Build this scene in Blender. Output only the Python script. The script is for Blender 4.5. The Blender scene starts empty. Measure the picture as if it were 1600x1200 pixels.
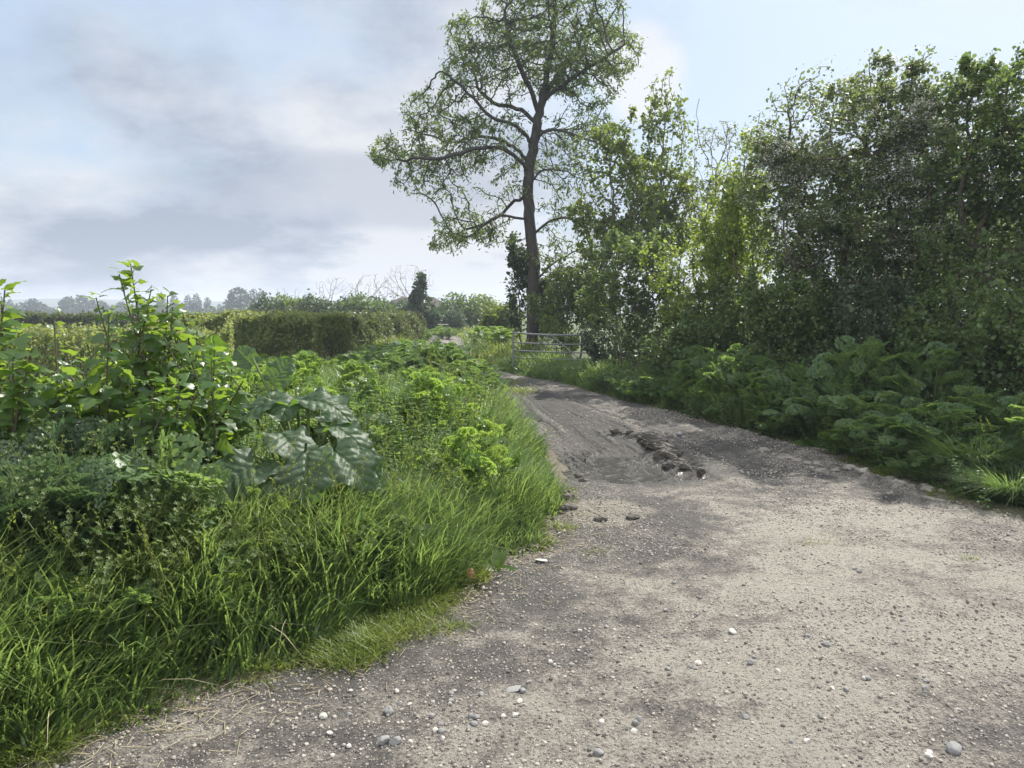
import bpy, math, numpy as np
from mathutils import Vector
from mathutils.kdtree import KDTree

# ------------------------------------------------------------------ basics
sc = bpy.context.scene
COL = sc.collection
rng = np.random.default_rng(7)
R = math.radians

CAM_H = 1.65
PITCH = math.atan(112 / 1200.0)
cp, sp = math.cos(PITCH), math.sin(PITCH)
SUN_AZ, SUN_EL = R(36), R(50)
SUN_DIR = np.array([math.sin(SUN_AZ) * math.cos(SUN_EL), math.cos(SUN_AZ) * math.cos(SUN_EL), math.sin(SUN_EL)])


def PX(px, py, D):
    """point of the place seen at a photo position, D metres ahead"""
    d = np.array([(px - 800) / 1200., cp + sp * (600 - py) / 1200., -sp + cp * (600 - py) / 1200.])
    k = D / d[1]
    return np.array([0, 0, CAM_H]) + d * k


def LX(px, D):
    return (px - 800) / 1200. * D


def nrm(v):
    v = np.asarray(v, float)
    return v / np.maximum(np.linalg.norm(v, axis=-1, keepdims=True), 1e-9)


def hash2(ix, iy, seed):
    h = (ix.astype(np.int64) * 374761393 + iy.astype(np.int64) * 668265263 + seed * 974634777) & 0x7fffffff
    h = (h ^ (h >> 13)) * 1274126177 & 0x7fffffff
    return ((h ^ (h >> 16)) & 0xffff) / 65535.0


def vnoise(x, y, seed=0):
    x = np.asarray(x, float); y = np.asarray(y, float)
    ix = np.floor(x); iy = np.floor(y)
    fx = x - ix; fy = y - iy
    fx = fx * fx * (3 - 2 * fx); fy = fy * fy * (3 - 2 * fy)
    a = hash2(ix, iy, seed); b = hash2(ix + 1, iy, seed)
    c = hash2(ix, iy + 1, seed); d = hash2(ix + 1, iy + 1, seed)
    return (a * (1 - fx) + b * fx) * (1 - fy) + (c * (1 - fx) + d * fx) * fy


def fbm(x, y, seed=0, octv=4, gain=.5):
    s = 0; a = 1; t = 0
    for o in range(octv):
        s = s + a * (vnoise(x * 2 ** o, y * 2 ** o, seed + o * 17) - .5)
        t += a; a *= gain
    return s / t * 2


def sstep(a, b, x):
    t = np.clip((x - a) / (b - a), 0, 1)
    return t * t * (3 - 2 * t)


# ------------------------------------------------------------------ mesh helpers
class MB:
    """collects vertices, faces and point attributes for one mesh"""
    def __init__(s):
        s.V = []; s.F = {}; s.n = 0; s.A = {}; s.M = {}

    def add(s, V, F, mat=0, **attrs):
        V = np.asarray(V, float).reshape(-1, 3)
        F = np.asarray(F, np.int64)
        s.V.append(V)
        s.F.setdefault(F.shape[1], []).append(F + s.n)
        s.M.setdefault(F.shape[1], []).append(np.full(len(F), mat))
        for k, v in attrs.items():
            s.A.setdefault(k, []).append((s.n, np.broadcast_to(np.asarray(v, float), (len(V),))))
        s.n += len(V)
        return s

    def build(s, name, mats, parent=None, smooth=True):
        me = bpy.data.meshes.new(name)
        V = np.concatenate(s.V)
        me.vertices.add(len(V)); me.vertices.foreach_set('co', V.astype(np.float32).ravel())
        loops = []; starts = []; mi = []; p = 0
        for k, fl in s.F.items():
            f = np.concatenate(fl)
            loops.append(f.ravel()); starts.append(p + np.arange(len(f)) * k); p += f.size
            mi.append(np.concatenate(s.M[k]))
        loops = np.concatenate(loops); starts = np.concatenate(starts); mi = np.concatenate(mi)
        me.loops.add(len(loops)); me.loops.foreach_set('vertex_index', loops.astype(np.int32))
        me.polygons.add(len(starts)); me.polygons.foreach_set('loop_start', starts.astype(np.int32))
        me.polygons.foreach_set('material_index', mi.astype(np.int32))
        me.polygons.foreach_set('use_smooth', np.full(len(starts), smooth, bool))
        for k, lst in s.A.items():
            arr = np.zeros(len(V), np.float32)
            for o, v in lst:
                arr[o:o + len(v)] = v
            at = me.attributes.new(k, 'FLOAT', 'POINT'); at.data.foreach_set('value', arr)
        me.update(calc_edges=True)
        if not isinstance(mats, (list, tuple)):
            mats = [mats]
        for m in mats:
            me.materials.append(m)
        o = bpy.data.objects.new(name, me)
        COL.objects.link(o)
        if parent is not None:
            o.parent = parent
        return o


def tag(o, label=None, cat=None, group=None, kind=None):
    if label: o['label'] = label
    if cat: o['category'] = cat
    if group: o['group'] = group
    if kind: o['kind'] = kind
    return o


def thing(name, label, cat, loc=(0, 0, 0), group=None):
    o = bpy.data.objects.new(name, None); COL.objects.link(o)
    o.location = [float(v) for v in loc]; o.empty_display_size = .2
    return tag(o, label, cat, group)


def clone(root, loc, rz=0., s=1., label=None, group=None, sz=None):
    r = root.copy(); COL.objects.link(r)
    r.location = [float(v) for v in loc]; r.rotation_euler = (0, 0, rz); r.scale = (s, s, s if sz is None else sz)
    if label: r['label'] = label
    if group: r['group'] = group
    for ch in list(root.children):
        c = ch.copy(); COL.objects.link(c); c.parent = r
        for g in list(ch.children):
            d = g.copy(); COL.objects.link(d); d.parent = c
    return r


class Kind:
    """a prototype used once itself, then copied"""
    def __init__(s, root):
        s.root = root; s.used = False

    def put(s, loc, rz=0., sc_=1., label=None, group=None, sz=None):
        if not s.used:
            s.used = True; r = s.root
            r.location = [float(v) for v in loc]; r.rotation_euler = (0, 0, rz); r.scale = (sc_, sc_, sc_ if sz is None else sz)
            if label: r['label'] = label
            if group: r['group'] = group
            return r
        return clone(s.root, loc, rz, sc_, label, group, sz)


def blade(rows, widths, fold=.15, droop=.0, curl=0., lobes=None, wave=0.):
    """leaf template, unit length along +y, midrib and two sides; widths = half widths"""
    t = np.linspace(0, 1, rows)
    w = np.interp(t, np.linspace(0, 1, len(widths)), widths)
    V = []
    for i in range(rows):
        z = -droop * t[i] ** 2
        y = t[i]
        back = 0 if lobes is None else lobes * max(0, 1 - t[i] * 3)
        wv = wave * math.sin(i * 2.1)
        V += [(-w[i], y - back, z + fold * w[i] - curl * w[i] ** 2 + wv), (0, y, z), (w[i], y - back, z + fold * w[i] - curl * w[i] ** 2 - wv * .8)]
    F = []
    for i in range(rows - 1):
        a = i * 3
        F += [(a, a + 1, a + 4, a + 3), (a + 1, a + 2, a + 5, a + 4)]
    return np.array(V), np.array(F)


DIAMOND = (np.array([(0, 0, 0), (-.32, .45, .09), (.32, .45, .09), (0, 1, -.06)]), np.array([(0, 2, 3), (0, 3, 1)]))
ROUND = (np.array([(0, 0, 0), (-.36, .28, .06), (.36, .28, .06), (-.34, .68, .05), (.34, .68, .05), (0, 1, -.08), (0, .5, -.02)]),
         np.array([(0, 6, 1, 1), (0, 2, 6, 6)]))
ROUND = (ROUND[0], np.array([(0, 6, 1), (0, 2, 6), (1, 6, 3), (2, 4, 6), (3, 6, 5), (4, 5, 6)]))


def frames(d, up):
    y = nrm(d)
    x = np.cross(y, up); bad = np.linalg.norm(x, axis=-1) < 1e-3
    if bad.any():
        x[bad] = np.cross(y[bad], np.array([.3, 1, .2]))
    x = nrm(x); z = np.cross(x, y)
    return np.stack([x, y, z], axis=1)          # rows


def scatter(mb, tmpl, pos, d, up, scale, mat=0, rnd=None, r=rng, wscale=None):
    T, F = tmpl
    n = len(pos)
    if n == 0:
        return
    M = frames(d, up)
    sc3 = np.broadcast_to(np.asarray(scale, float).reshape(-1, 1), (n, 1))
    TT = np.broadcast_to(T, (n,) + T.shape).copy()
    if wscale is not None:
        TT[:, :, 0] *= np.asarray(wscale).reshape(-1, 1)
    V = np.einsum('nij,njk->nik', TT, M) * sc3[:, :, None] + np.asarray(pos)[:, None, :]
    FF = (F[None] + (np.arange(n) * len(T))[:, None, None]).reshape(-1, F.shape[1])
    rr = r.random(n) if rnd is None else rnd
    mb.add(V.reshape(-1, 3), FF, mat, rnd=np.repeat(rr, len(T)))


def rand_dirs(n, r=rng):
    return nrm(r.normal(size=(n, 3)))


def tube(mb, pts, rad, sides=6, mat=0, cap=True, rnd=.5):
    pts = np.asarray(pts, float); n = len(pts)
    rad = np.broadcast_to(np.asarray(rad, float), (n,))
    t = np.gradient(pts, axis=0); t = nrm(t)
    ref = np.array([.31, .17, .93]) if abs(t[0][2]) < .8 else np.array([.95, .2, .1])
    x = nrm(np.cross(t, ref)); y = np.cross(t, x)
    a = np.linspace(0, 2 * np.pi, sides, endpoint=False)
    V = pts[:, None] + rad[:, None, None] * (np.cos(a)[None, :, None] * x[:, None] + np.sin(a)[None, :, None] * y[:, None])
    i = np.arange(n - 1)[:, None] * sides; j = np.arange(sides)[None]; j2 = (j + 1) % sides
    F = np.stack([i + j, i + j2, i + sides + j2, i + sides + j], -1).reshape(-1, 4)
    mb.add(V.reshape(-1, 3), F, mat, rnd=rnd)
    if cap:
        mb.add(V[0], np.array([[0, k + 1, k] for k in range(1, sides - 1)]), mat, rnd=rnd)
        mb.add(V[-1], np.array([[0, k, k + 1] for k in range(1, sides - 1)]), mat, rnd=rnd)


def spline(pts, n):
    pts = np.asarray(pts, float); m = len(pts)
    t = np.linspace(0, m - 1, n); i = np.clip(t.astype(int), 0, m - 2); f = (t - i)[:, None]
    P = np.vstack([2 * pts[0] - pts[1], pts, 2 * pts[-1] - pts[-2]])
    p0, p1, p2, p3 = P[i], P[i + 1], P[i + 2], P[i + 3]
    return .5 * (2 * p1 + (p2 - p0) * f + (2 * p0 - 5 * p1 + 4 * p2 - p3) * f ** 2 + (3 * p1 - p0 - 3 * p2 + p3) * f ** 3)


# ------------------------------------------------------------------ materials
def newmat(name):
    m = bpy.data.materials.new(name); m.use_nodes = True
    nt = m.node_tree; nt.nodes.clear()
    return m, nt, nt.nodes, nt.links


def ramp(nt, stops):
    n = nt.nodes.new('ShaderNodeValToRGB')
    e = n.color_ramp.elements
    while len(e) < len(stops):
        e.new(.5)
    for k, (p, c) in enumerate(stops):
        e[k].position = p; e[k].color = (*c, 1) if len(c) == 3 else c
    return n


def leaf_mat(name, a, b, trans, tfac=.42, rough=.45, spec=.4, var=.25, noise_scale=2.5):
    m, nt, N, L = newmat(name)
    at = N.new('ShaderNodeAttribute'); at.attribute_name = 'rnd'
    tc = N.new('ShaderNodeTexCoord'); nz = N.new('ShaderNodeTexNoise'); nz.inputs['Scale'].default_value = noise_scale
    nz.inputs['Detail'].default_value = 3
    L.new(tc.outputs['Object'], nz.inputs['Vector'])
    oi = N.new('ShaderNodeObjectInfo')
    ad = N.new('ShaderNodeMath'); ad.operation = 'MULTIPLY_ADD'; ad.inputs[1].default_value = .5
    L.new(at.outputs['Fac'], ad.inputs[0])
    mm = N.new('ShaderNodeMath'); mm.operation = 'MULTIPLY_ADD'; mm.inputs[1].default_value = .9; mm.inputs[2].default_value = -.2
    L.new(nz.outputs['Fac'], mm.inputs[0]); L.new(mm.outputs[0], ad.inputs[2])
    rp = ramp(nt, [(.15, a), (.85, b)]); L.new(ad.outputs[0], rp.inputs[0])
    hs = N.new('ShaderNodeHueSaturation')
    v = N.new('ShaderNodeMath'); v.operation = 'MULTIPLY_ADD'; v.inputs[1].default_value = var; v.inputs[2].default_value = 1 - var / 2
    L.new(oi.outputs['Random'], v.inputs[0]); L.new(v.outputs[0], hs.inputs['Value']); L.new(rp.outputs[0], hs.inputs['Color'])
    pb = N.new('ShaderNodeBsdfPrincipled'); pb.inputs['Roughness'].default_value = rough
    pb.inputs['Specular IOR Level'].default_value = spec
    L.new(hs.outputs[0], pb.inputs['Base Color'])
    tl = N.new('ShaderNodeBsdfTranslucent')
    tm = N.new('ShaderNodeMix'); tm.data_type = 'RGBA'; tm.inputs['Factor'].default_value = .75
    L.new(hs.outputs[0], tm.inputs['A']); tm.inputs['B'].default_value = (*trans, 1)
    L.new(tm.outputs['Result'], tl.inputs['Color'])
    mx = N.new('ShaderNodeMixShader'); mx.inputs[0].default_value = tfac
    L.new(pb.outputs[0], mx.inputs[1]); L.new(tl.outputs[0], mx.inputs[2])
    o = N.new('ShaderNodeOutputMaterial'); L.new(mx.outputs[0], o.inputs['Surface'])
    return m


def bark_mat(name, a, b, scale=8, bump=.6, zs=.25):
    m, nt, N, L = newmat(name)
    tc = N.new('ShaderNodeTexCoord'); mp = N.new('ShaderNodeMapping'); mp.inputs['Scale'].default_value = (1, 1, zs)
    L.new(tc.outputs['Object'], mp.inputs['Vector'])
    nz = N.new('ShaderNodeTexNoise'); nz.inputs['Scale'].default_value = scale; nz.inputs['Detail'].default_value = 6
    nz.inputs['Roughness'].default_value = .65
    L.new(mp.outputs[0], nz.inputs['Vector'])
    rp = ramp(nt, [(.3, a), (.7, b)]); L.new(nz.outputs['Fac'], rp.inputs[0])
    bp = N.new('ShaderNodeBump'); bp.inputs['Strength'].default_value = bump; bp.inputs['Distance'].default_value = .05
    L.new(nz.outputs['Fac'], bp.inputs['Height'])
    pb = N.new('ShaderNodeBsdfPrincipled'); pb.inputs['Roughness'].default_value = .85
    L.new(rp.outputs[0], pb.inputs['Base Color']); L.new(bp.outputs[0], pb.inputs['Normal'])
    o = N.new('ShaderNodeOutputMaterial'); L.new(pb.outputs[0], o.inputs['Surface'])
    return m


M = {}
M['ash_leaf'] = leaf_mat('ash_leaf', (.045, .078, .024), (.105, .15, .045), (.26, .36, .06), .42)
M['olive_leaf'] = leaf_mat('olive_leaf', (.05, .085, .02), (.12, .17, .04), (.30, .38, .05), .45)
M['shrub_leaf'] = leaf_mat('shrub_leaf', (.045, .080, .030), (.10, .15, .05), (.24, .34, .06), .42)
M['dark_leaf'] = leaf_mat('dark_leaf', (.034, .060, .032), (.075, .11, .052), (.14, .21, .07), .34)
M['bright_leaf'] = leaf_mat('bright_leaf', (.08, .13, .03), (.16, .23, .05), (.46, .56, .07), .50)
M['haw_leaf'] = leaf_mat('haw_leaf', (.055, .085, .040), (.12, .155, .068), (.30, .38, .09), .44)
M['hedge_leaf'] = leaf_mat('hedge_leaf', (.065, .105, .035), (.175, .19, .07), (.44, .50, .13), .47)
M['hedge_dark'] = leaf_mat('hedge_dark', (.04, .065, .027), (.10, .11, .045), (.22, .26, .07), .40)
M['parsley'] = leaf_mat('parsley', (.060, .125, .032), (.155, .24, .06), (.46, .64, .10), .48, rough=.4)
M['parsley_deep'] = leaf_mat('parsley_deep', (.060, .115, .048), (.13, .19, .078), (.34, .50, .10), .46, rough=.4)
M['hemlock_blue'] = leaf_mat('hemlock_blue', (.045, .085, .042), (.095, .145, .078), (.17, .28, .08), .38, rough=.4)
M['weed_leaf'] = leaf_mat('weed_leaf', (.04, .09, .028), (.10, .17, .045), (.34, .50, .04), .46, rough=.36, spec=.55)
M['nettle_leaf'] = leaf_mat('nettle_leaf', (.03, .085, .02), (.09, .17, .04), (.24, .42, .045), .42)
M['cleaver'] = leaf_mat('cleaver', (.06, .105, .03), (.15, .20, .06), (.34, .44, .09), .42)
M['grass'] = leaf_mat('grass', (.042, .088, .030), (.125, .178, .060), (.36, .51, .11), .45, rough=.38, spec=.5, noise_scale=1.3)
M['grass_short'] = leaf_mat('grass_short', (.08, .13, .025), (.19, .22, .05), (.36, .42, .06), .42, rough=.45, noise_scale=1.3)
M['straw'] = leaf_mat('straw', (.30, .25, .15), (.50, .44, .30), (.45, .38, .22), .2, rough=.5)
M['far_leaf'] = leaf_mat('far_leaf', (.03, .05, .025), (.06, .085, .03), (.08, .11, .04), .25)
M['blossom'] = leaf_mat('blossom', (.62, .60, .54), (.80, .79, .74), (.7, .68, .6), .3, rough=.6)
M['ash_bark'] = bark_mat('ash_bark', (.016, .014, .012), (.060, .052, .044), 11, 1.)
M['twig'] = bark_mat('twig', (.045, .035, .028), (.12, .10, .08), 14)
M['dead_twig'] = bark_mat('dead_twig', (.20, .18, .15), (.34, .31, .27), 10, .3)
M['stem'] = bark_mat('stem', (.06, .10, .03), (.13, .16, .05), 20, .1)
M['stem_dark'] = bark_mat('stem_dark', (.05, .06, .03), (.11, .09, .05), 20, .1)


def stone_mat(name, a, b):
    m, nt, N, L = newmat(name)
    at = N.new('ShaderNodeAttribute'); at.attribute_name = 'rnd'
    tc = N.new('ShaderNodeTexCoord'); nz = N.new('ShaderNodeTexNoise'); nz.inputs['Scale'].default_value = 60; nz.inputs['Detail'].default_value = 4
    L.new(tc.outputs['Object'], nz.inputs['Vector'])
    ad = N.new('ShaderNodeMath'); ad.operation = 'MULTIPLY_ADD'; ad.inputs[1].default_value = .35
    L.new(nz.outputs['Fac'], ad.inputs[0])
    s2 = N.new('ShaderNodeMath'); s2.operation = 'MULTIPLY_ADD'; s2.inputs[1].default_value = .85; s2.inputs[2].default_value = -.1
    L.new(at.outputs['Fac'], s2.inputs[0]); L.new(s2.outputs[0], ad.inputs[2])
    rp = ramp(nt, [(.1, a), (.9, b)]); L.new(ad.outputs[0], rp.inputs[0])
    bp = N.new('ShaderNodeBump'); bp.inputs['Strength'].default_value = .35; bp.inputs['Distance'].default_value = .01
    L.new(nz.outputs['Fac'], bp.inputs['Height'])
    pb = N.new('ShaderNodeBsdfPrincipled'); pb.inputs['Roughness'].default_value = .75
    L.new(rp.outputs[0], pb.inputs['Base Color']); L.new(bp.outputs[0], pb.inputs['Normal'])
    o = N.new('ShaderNodeOutputMaterial'); L.new(pb.outputs[0], o.inputs['Surface'])
    return m


M['pebble'] = stone_mat('pebble', (.085, .078, .070), (.36, .325, .275))
M['mud'] = stone_mat('mud', (.04, .035, .029), (.115, .10, .082))
M['chalk'] = stone_mat('chalk', (.42, .39, .33), (.62, .58, .50))


def plain(name, c, rough=.5, metal=0., nscale=12, namp=.25):
    m, nt, N, L = newmat(name)
    tc = N.new('ShaderNodeTexCoord'); nz = N.new('ShaderNodeTexNoise'); nz.inputs['Scale'].default_value = nscale; nz.inputs['Detail'].default_value = 5
    L.new(tc.outputs['Object'], nz.inputs['Vector'])
    c = np.array(c)
    rp = ramp(nt, [(.3, tuple(c * (1 - namp))), (.7, tuple(np.minimum(c * (1 + namp), 1)))]); L.new(nz.outputs['Fac'], rp.inputs[0])
    pb = N.new('ShaderNodeBsdfPrincipled'); pb.inputs['Roughness'].default_value = rough; pb.inputs['Metallic'].default_value = metal
    L.new(rp.outputs[0], pb.inputs['Base Color'])
    o = N.new('ShaderNodeOutputMaterial'); L.new(pb.outputs[0], o.inputs['Surface'])
    return m


M['galv'] = plain('galvanised_steel', (.16, .172, .168), .65, .35, 30, .45)
M['roof'] = plain('rusty_roof', (.045, .035, .028), .9)
M['board'] = plain('weathered_board', (.08, .065, .05), .85)
M['dark_gap'] = plain('dark_interior', (.012, .011, .010), .9)
M['white_rail'] = plain('white_rail', (.6, .6, .57), .6)
M['bark_bit'] = plain('bark_bit', (.30, .15, .09), .8, 0, 40, .4)
M['hill'] = plain('hill_cover', (.06, .08, .05), .9, 0, .01, .3)
M['field'] = plain('field_crop', (.14, .20, .05), .9, 0, .08, .2)

# ------------------------------------------------------------------ terrain functions
EL = np.array([(-30, -9), (.5, -7.), (1.6, -4.2), (2.2, -2.6), (2.62, -1.75), (3.1, -1.32), (3.6, -.92), (4.2, -.34), (5.3, .22), (6.4, .42),
               (8.5, .42), (10, .28), (12.2, .02), (15.5, -.25), (19.4, -.70), (24, -2.1), (28, -3.1), (36, -4.3), (49, -5.6), (70, -9.5), (90, -14)])
ER = np.array([(-30, 16), (.5, 10.), (3, 7.6), (4.5, 5.4), (5.8, 4.05), (7, 3.85), (8.9, 3.65), (10.9, 3.15), (13.9, 2.25), (17.7, 1.15), (19.4, .45), (21.5, -.3),
               (24, -.85), (28, -1.5), (36, -2.2), (49, -3.2), (70, -6.5), (90, -11)])


def eL(y):
    return np.interp(y, EL[:, 0], EL[:, 1])


def eR(y):
    return np.interp(y, ER[:, 0], ER[:, 1])


def terrain(x, y):
    x = np.asarray(x, float); y = np.asarray(y, float)
    dl = eL(y) - x; dr = x - eR(y)
    far = np.clip(1 - (np.abs(y) - 40) / 60, 0, 1)
    z = .34 * sstep(0, 1.7, dl) + .26 * sstep(.1, 2.0, dr)
    z = z * far + .05 * fbm(x * .35, y * .35, 3, 3) * far
    # slight rise of the lane far off
    z = z + .0 * y
    return z


def inside(x, y):
    return np.minimum(x - eL(y), eR(y) - x)


def gz(x, y):
    return float(terrain(np.array([x]), np.array([y]))[0])


# ------------------------------------------------------------------ ground
def build_ground():
    ys = np.concatenate([np.linspace(-40, .4, 40), .45 * np.exp(np.linspace(0, math.log(1480 / .45), 540))])
    t = np.linspace(-1, 1, 461)
    xs = 1.0 * np.sinh(t * math.asinh(1480))
    X, Y = np.meshgrid(xs, ys)
    Z = terrain(X, Y)
    ins = inside(X, Y)
    near = np.exp(-np.maximum(Y - 6, 0) / 14)
    Z += .03 * fbm(X * 5, Y * 5, 11, 3) * near * (Y < 60)
    Z -= .12 * sstep(.05, .35, ins) * (Y < 88)
    V = np.stack([X, Y, Z], -1).reshape(-1, 3)
    h, w = X.shape
    i = np.arange(h - 1)[:, None] * w + np.arange(w - 1)[None]
    F = np.stack([i, i + 1, i + w + 1, i + w], -1).reshape(-1, 4)
    m, nt, N, L = newmat('verge_soil')
    tc = N.new('ShaderNodeTexCoord')
    n1 = N.new('ShaderNodeTexNoise'); n1.inputs['Scale'].default_value = 1.1; n1.inputs['Detail'].default_value = 8
    n2 = N.new('ShaderNodeTexNoise'); n2.inputs['Scale'].default_value = 35; n2.inputs['Detail'].default_value = 4
    L.new(tc.outputs['Object'], n1.inputs['Vector']); L.new(tc.outputs['Object'], n2.inputs['Vector'])
    r1 = ramp(nt, [(.35, (.045, .065, .02)), (.65, (.085, .105, .03))]); L.new(n1.outputs['Fac'], r1.inputs[0])
    r2 = ramp(nt, [(.35, (.07, .055, .04)), (.7, (.17, .145, .11))]); L.new(n2.outputs['Fac'], r2.inputs[0])
    at = N.new('ShaderNodeAttribute'); at.attribute_name = 'soil'
    mx = N.new('ShaderNodeMix'); mx.data_type = 'RGBA'
    L.new(at.outputs['Fac'], mx.inputs['Factor']); L.new(r1.outputs[0], mx.inputs['A']); L.new(r2.outputs[0], mx.inputs['B'])
    bp = N.new('ShaderNodeBump'); bp.inputs['Strength'].default_value = .7; bp.inputs['Distance'].default_value = .04
    L.new(n2.outputs['Fac'], bp.inputs['Height'])
    pb = N.new('ShaderNodeBsdfPrincipled'); pb.inputs['Roughness'].default_value = .95
    L.new(mx.outputs['Result'], pb.inputs['Base Color']); L.new(bp.outputs[0], pb.inputs['Normal'])
    o = N.new('ShaderNodeOutputMaterial'); L.new(pb.outputs[0], o.inputs['Surface'])
    soil = sstep(-.45, -.02, ins) * (Y < 90)
    ob = MB().add(V, F, soil=soil.ravel()).build('ground', m)
    tag(ob, kind='structure')


def gpt(px, py):
    d = np.array([(px - 800) / 1200., cp + sp * (600 - py) / 1200., -sp + cp * (600 - py) / 1200.])
    k = -CAM_H / d[2]
    return d[0] * k, d[1] * k


# ridge of churned mud, in ground metres
RIDGE = np.array([gpt(962, 682), gpt(1000, 690), gpt(1040, 712), gpt(1065, 728), gpt(1084, 741)])


def seg_dist(x, y, P):
    best = np.full(x.shape, 1e9); along = np.zeros(x.shape); s0 = 0
    for a, b in zip(P[:-1], P[1:]):
        ab = b - a; l = np.hypot(*ab)
        t = np.clip(((x - a[0]) * ab[0] + (y - a[1]) * ab[1]) / l ** 2, 0, 1)
        d = np.hypot(x - a[0] - t * ab[0], y - a[1] - t * ab[1])
        m = d < best
        best = np.where(m, d, best); along = np.where(m, s0 + t * l, along); s0 += l
    return best, along, s0


def track_height(x, y):
    """relief of the lane and how wet it is"""
    near = np.exp(-np.maximum(y - 8, 0) / 18)
    z = .035 * fbm(x * .8, y * .55, 21, 3) + .018 * fbm(x * 3, y * 2.2, 22, 3) * near + .010 * fbm(x * 12, y * 10, 23, 3) * near
    # wheel ruts following the bend
    c = (x - eL(y)) / np.maximum(eR(y) - eL(y), .5)
    rut = np.exp(-((c - .24) / .07) ** 2) + np.exp(-((c - .66) / .07) ** 2)
    z -= .045 * rut * sstep(6.5, 9, y) * (1 + .5 * fbm(x * 1.5, y * 1.5, 29, 2))
    # churned ridge
    d, s, tot = seg_dist(x, y, RIDGE)
    lug = .55 + .45 * np.sin(s * 2 * np.pi / .27 + 9 * d + 1.2 * fbm(x * 4, y * 4, 37, 2))
    z += .075 * np.exp(-(d / .15) ** 2) * (.4 + .6 * lug) * (s > .01) * (s < tot - .01)
    # wet hollow with fine tread lines
    cx, cy = gpt(960, 728)
    ang = math.radians(-24)
    u = (x - cx) * math.cos(ang) + (y - cy) * math.sin(ang); v = -(x - cx) * math.sin(ang) + (y - cy) * math.cos(ang)
    hollow = np.exp(-((u / 1.0) ** 2 + (v / .80) ** 2) ** 1.8)
    z -= .05 * hollow
    ch = sstep(-.1, .35, fbm(x * 7, y * 6, 33, 3))
    z += hollow * .028 * (ch - .35)
    q = (x - cx) * .94 + (y - cy) * .34
    lines = np.exp(-((u + .5) / .3) ** 2 - (v / .95) ** 2)
    z += lines * .03 * np.sign(np.sin(q * 2 * np.pi / .11)) * .6
    cx2, cy2 = gpt(815, 650)
    h2 = np.exp(-(((x - cx2) / .35) ** 2 + ((y - cy2) / .7) ** 2) ** 1.5)
    z -= .03 * h2
    wet = np.clip(hollow * 1.5 + h2 * 1.2 + 1.3 * np.exp(-(d / .16) ** 2) + .8 * lines, 0, 1)
    # damp tongue along the left side up to the bend
    damp = np.exp(-((c - .3) / .34) ** 2) * sstep(7.0, 8.6, y) * (1 - sstep(13, 19, y)) * .75
    streak = sstep(-.18, .22, fbm(c * 17 + .3 * fbm(x * 1.5, y * .7, 64, 2), y * .24, 65, 4))
    zone = np.exp(-((c - .34) / .34) ** 2) * sstep(6.9, 8.2, y) * (1 - sstep(14, 22, y))
    z += zone * (.030 * (streak - .5) + .012 * fbm(x * 5, y * 4, 66, 3))
    for c0, dep in ((.13, .035), (.22, .022), (.47, .03), (.56, .022)):
        cc = c0 + .02 * fbm(y * .5, y * 0 + c0 * 50, 67, 2)
        g_ = np.exp(-((c - cc) / .028) ** 2) * sstep(7.3, 8.6, y) * (1 - sstep(15, 20, y))
        z -= g_ * dep * (.7 + .5 * fbm(x * 3, y * 1.2, 68, 2))
        z += .32 * dep * np.exp(-((c - cc - .055) / .022) ** 2) * sstep(7.3, 8.6, y) * (1 - sstep(15, 20, y)) * (.5 + .9 * vnoise(x * 9, y * 7, 69))
        streak = streak * (1 - .9 * g_)
    damp = np.clip(zone * (.42 + .8 * (1 - streak)), 0, .97)
    # low step where the surfaced apron ends
    ax, ay = gpt(1330, 905)
    e = ((x - ax) / 1.25) ** 2 + ((y - ay) / .62) ** 2
    z += .03 * (1 - sstep(.85, 1.15, e))
    # little broken kerb of dried mud along the right edge
    kx = eR(y) - x
    kk = np.exp(-((kx - .28) / .10) ** 2) * sstep(6.3, 7, y) * (1 - sstep(10, 12, y))
    z += .07 * kk * (.35 + .65 * sstep(-.25, .2, fbm(x * 6, y * 3.5, 44, 2)))
    return z, wet, damp


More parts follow.
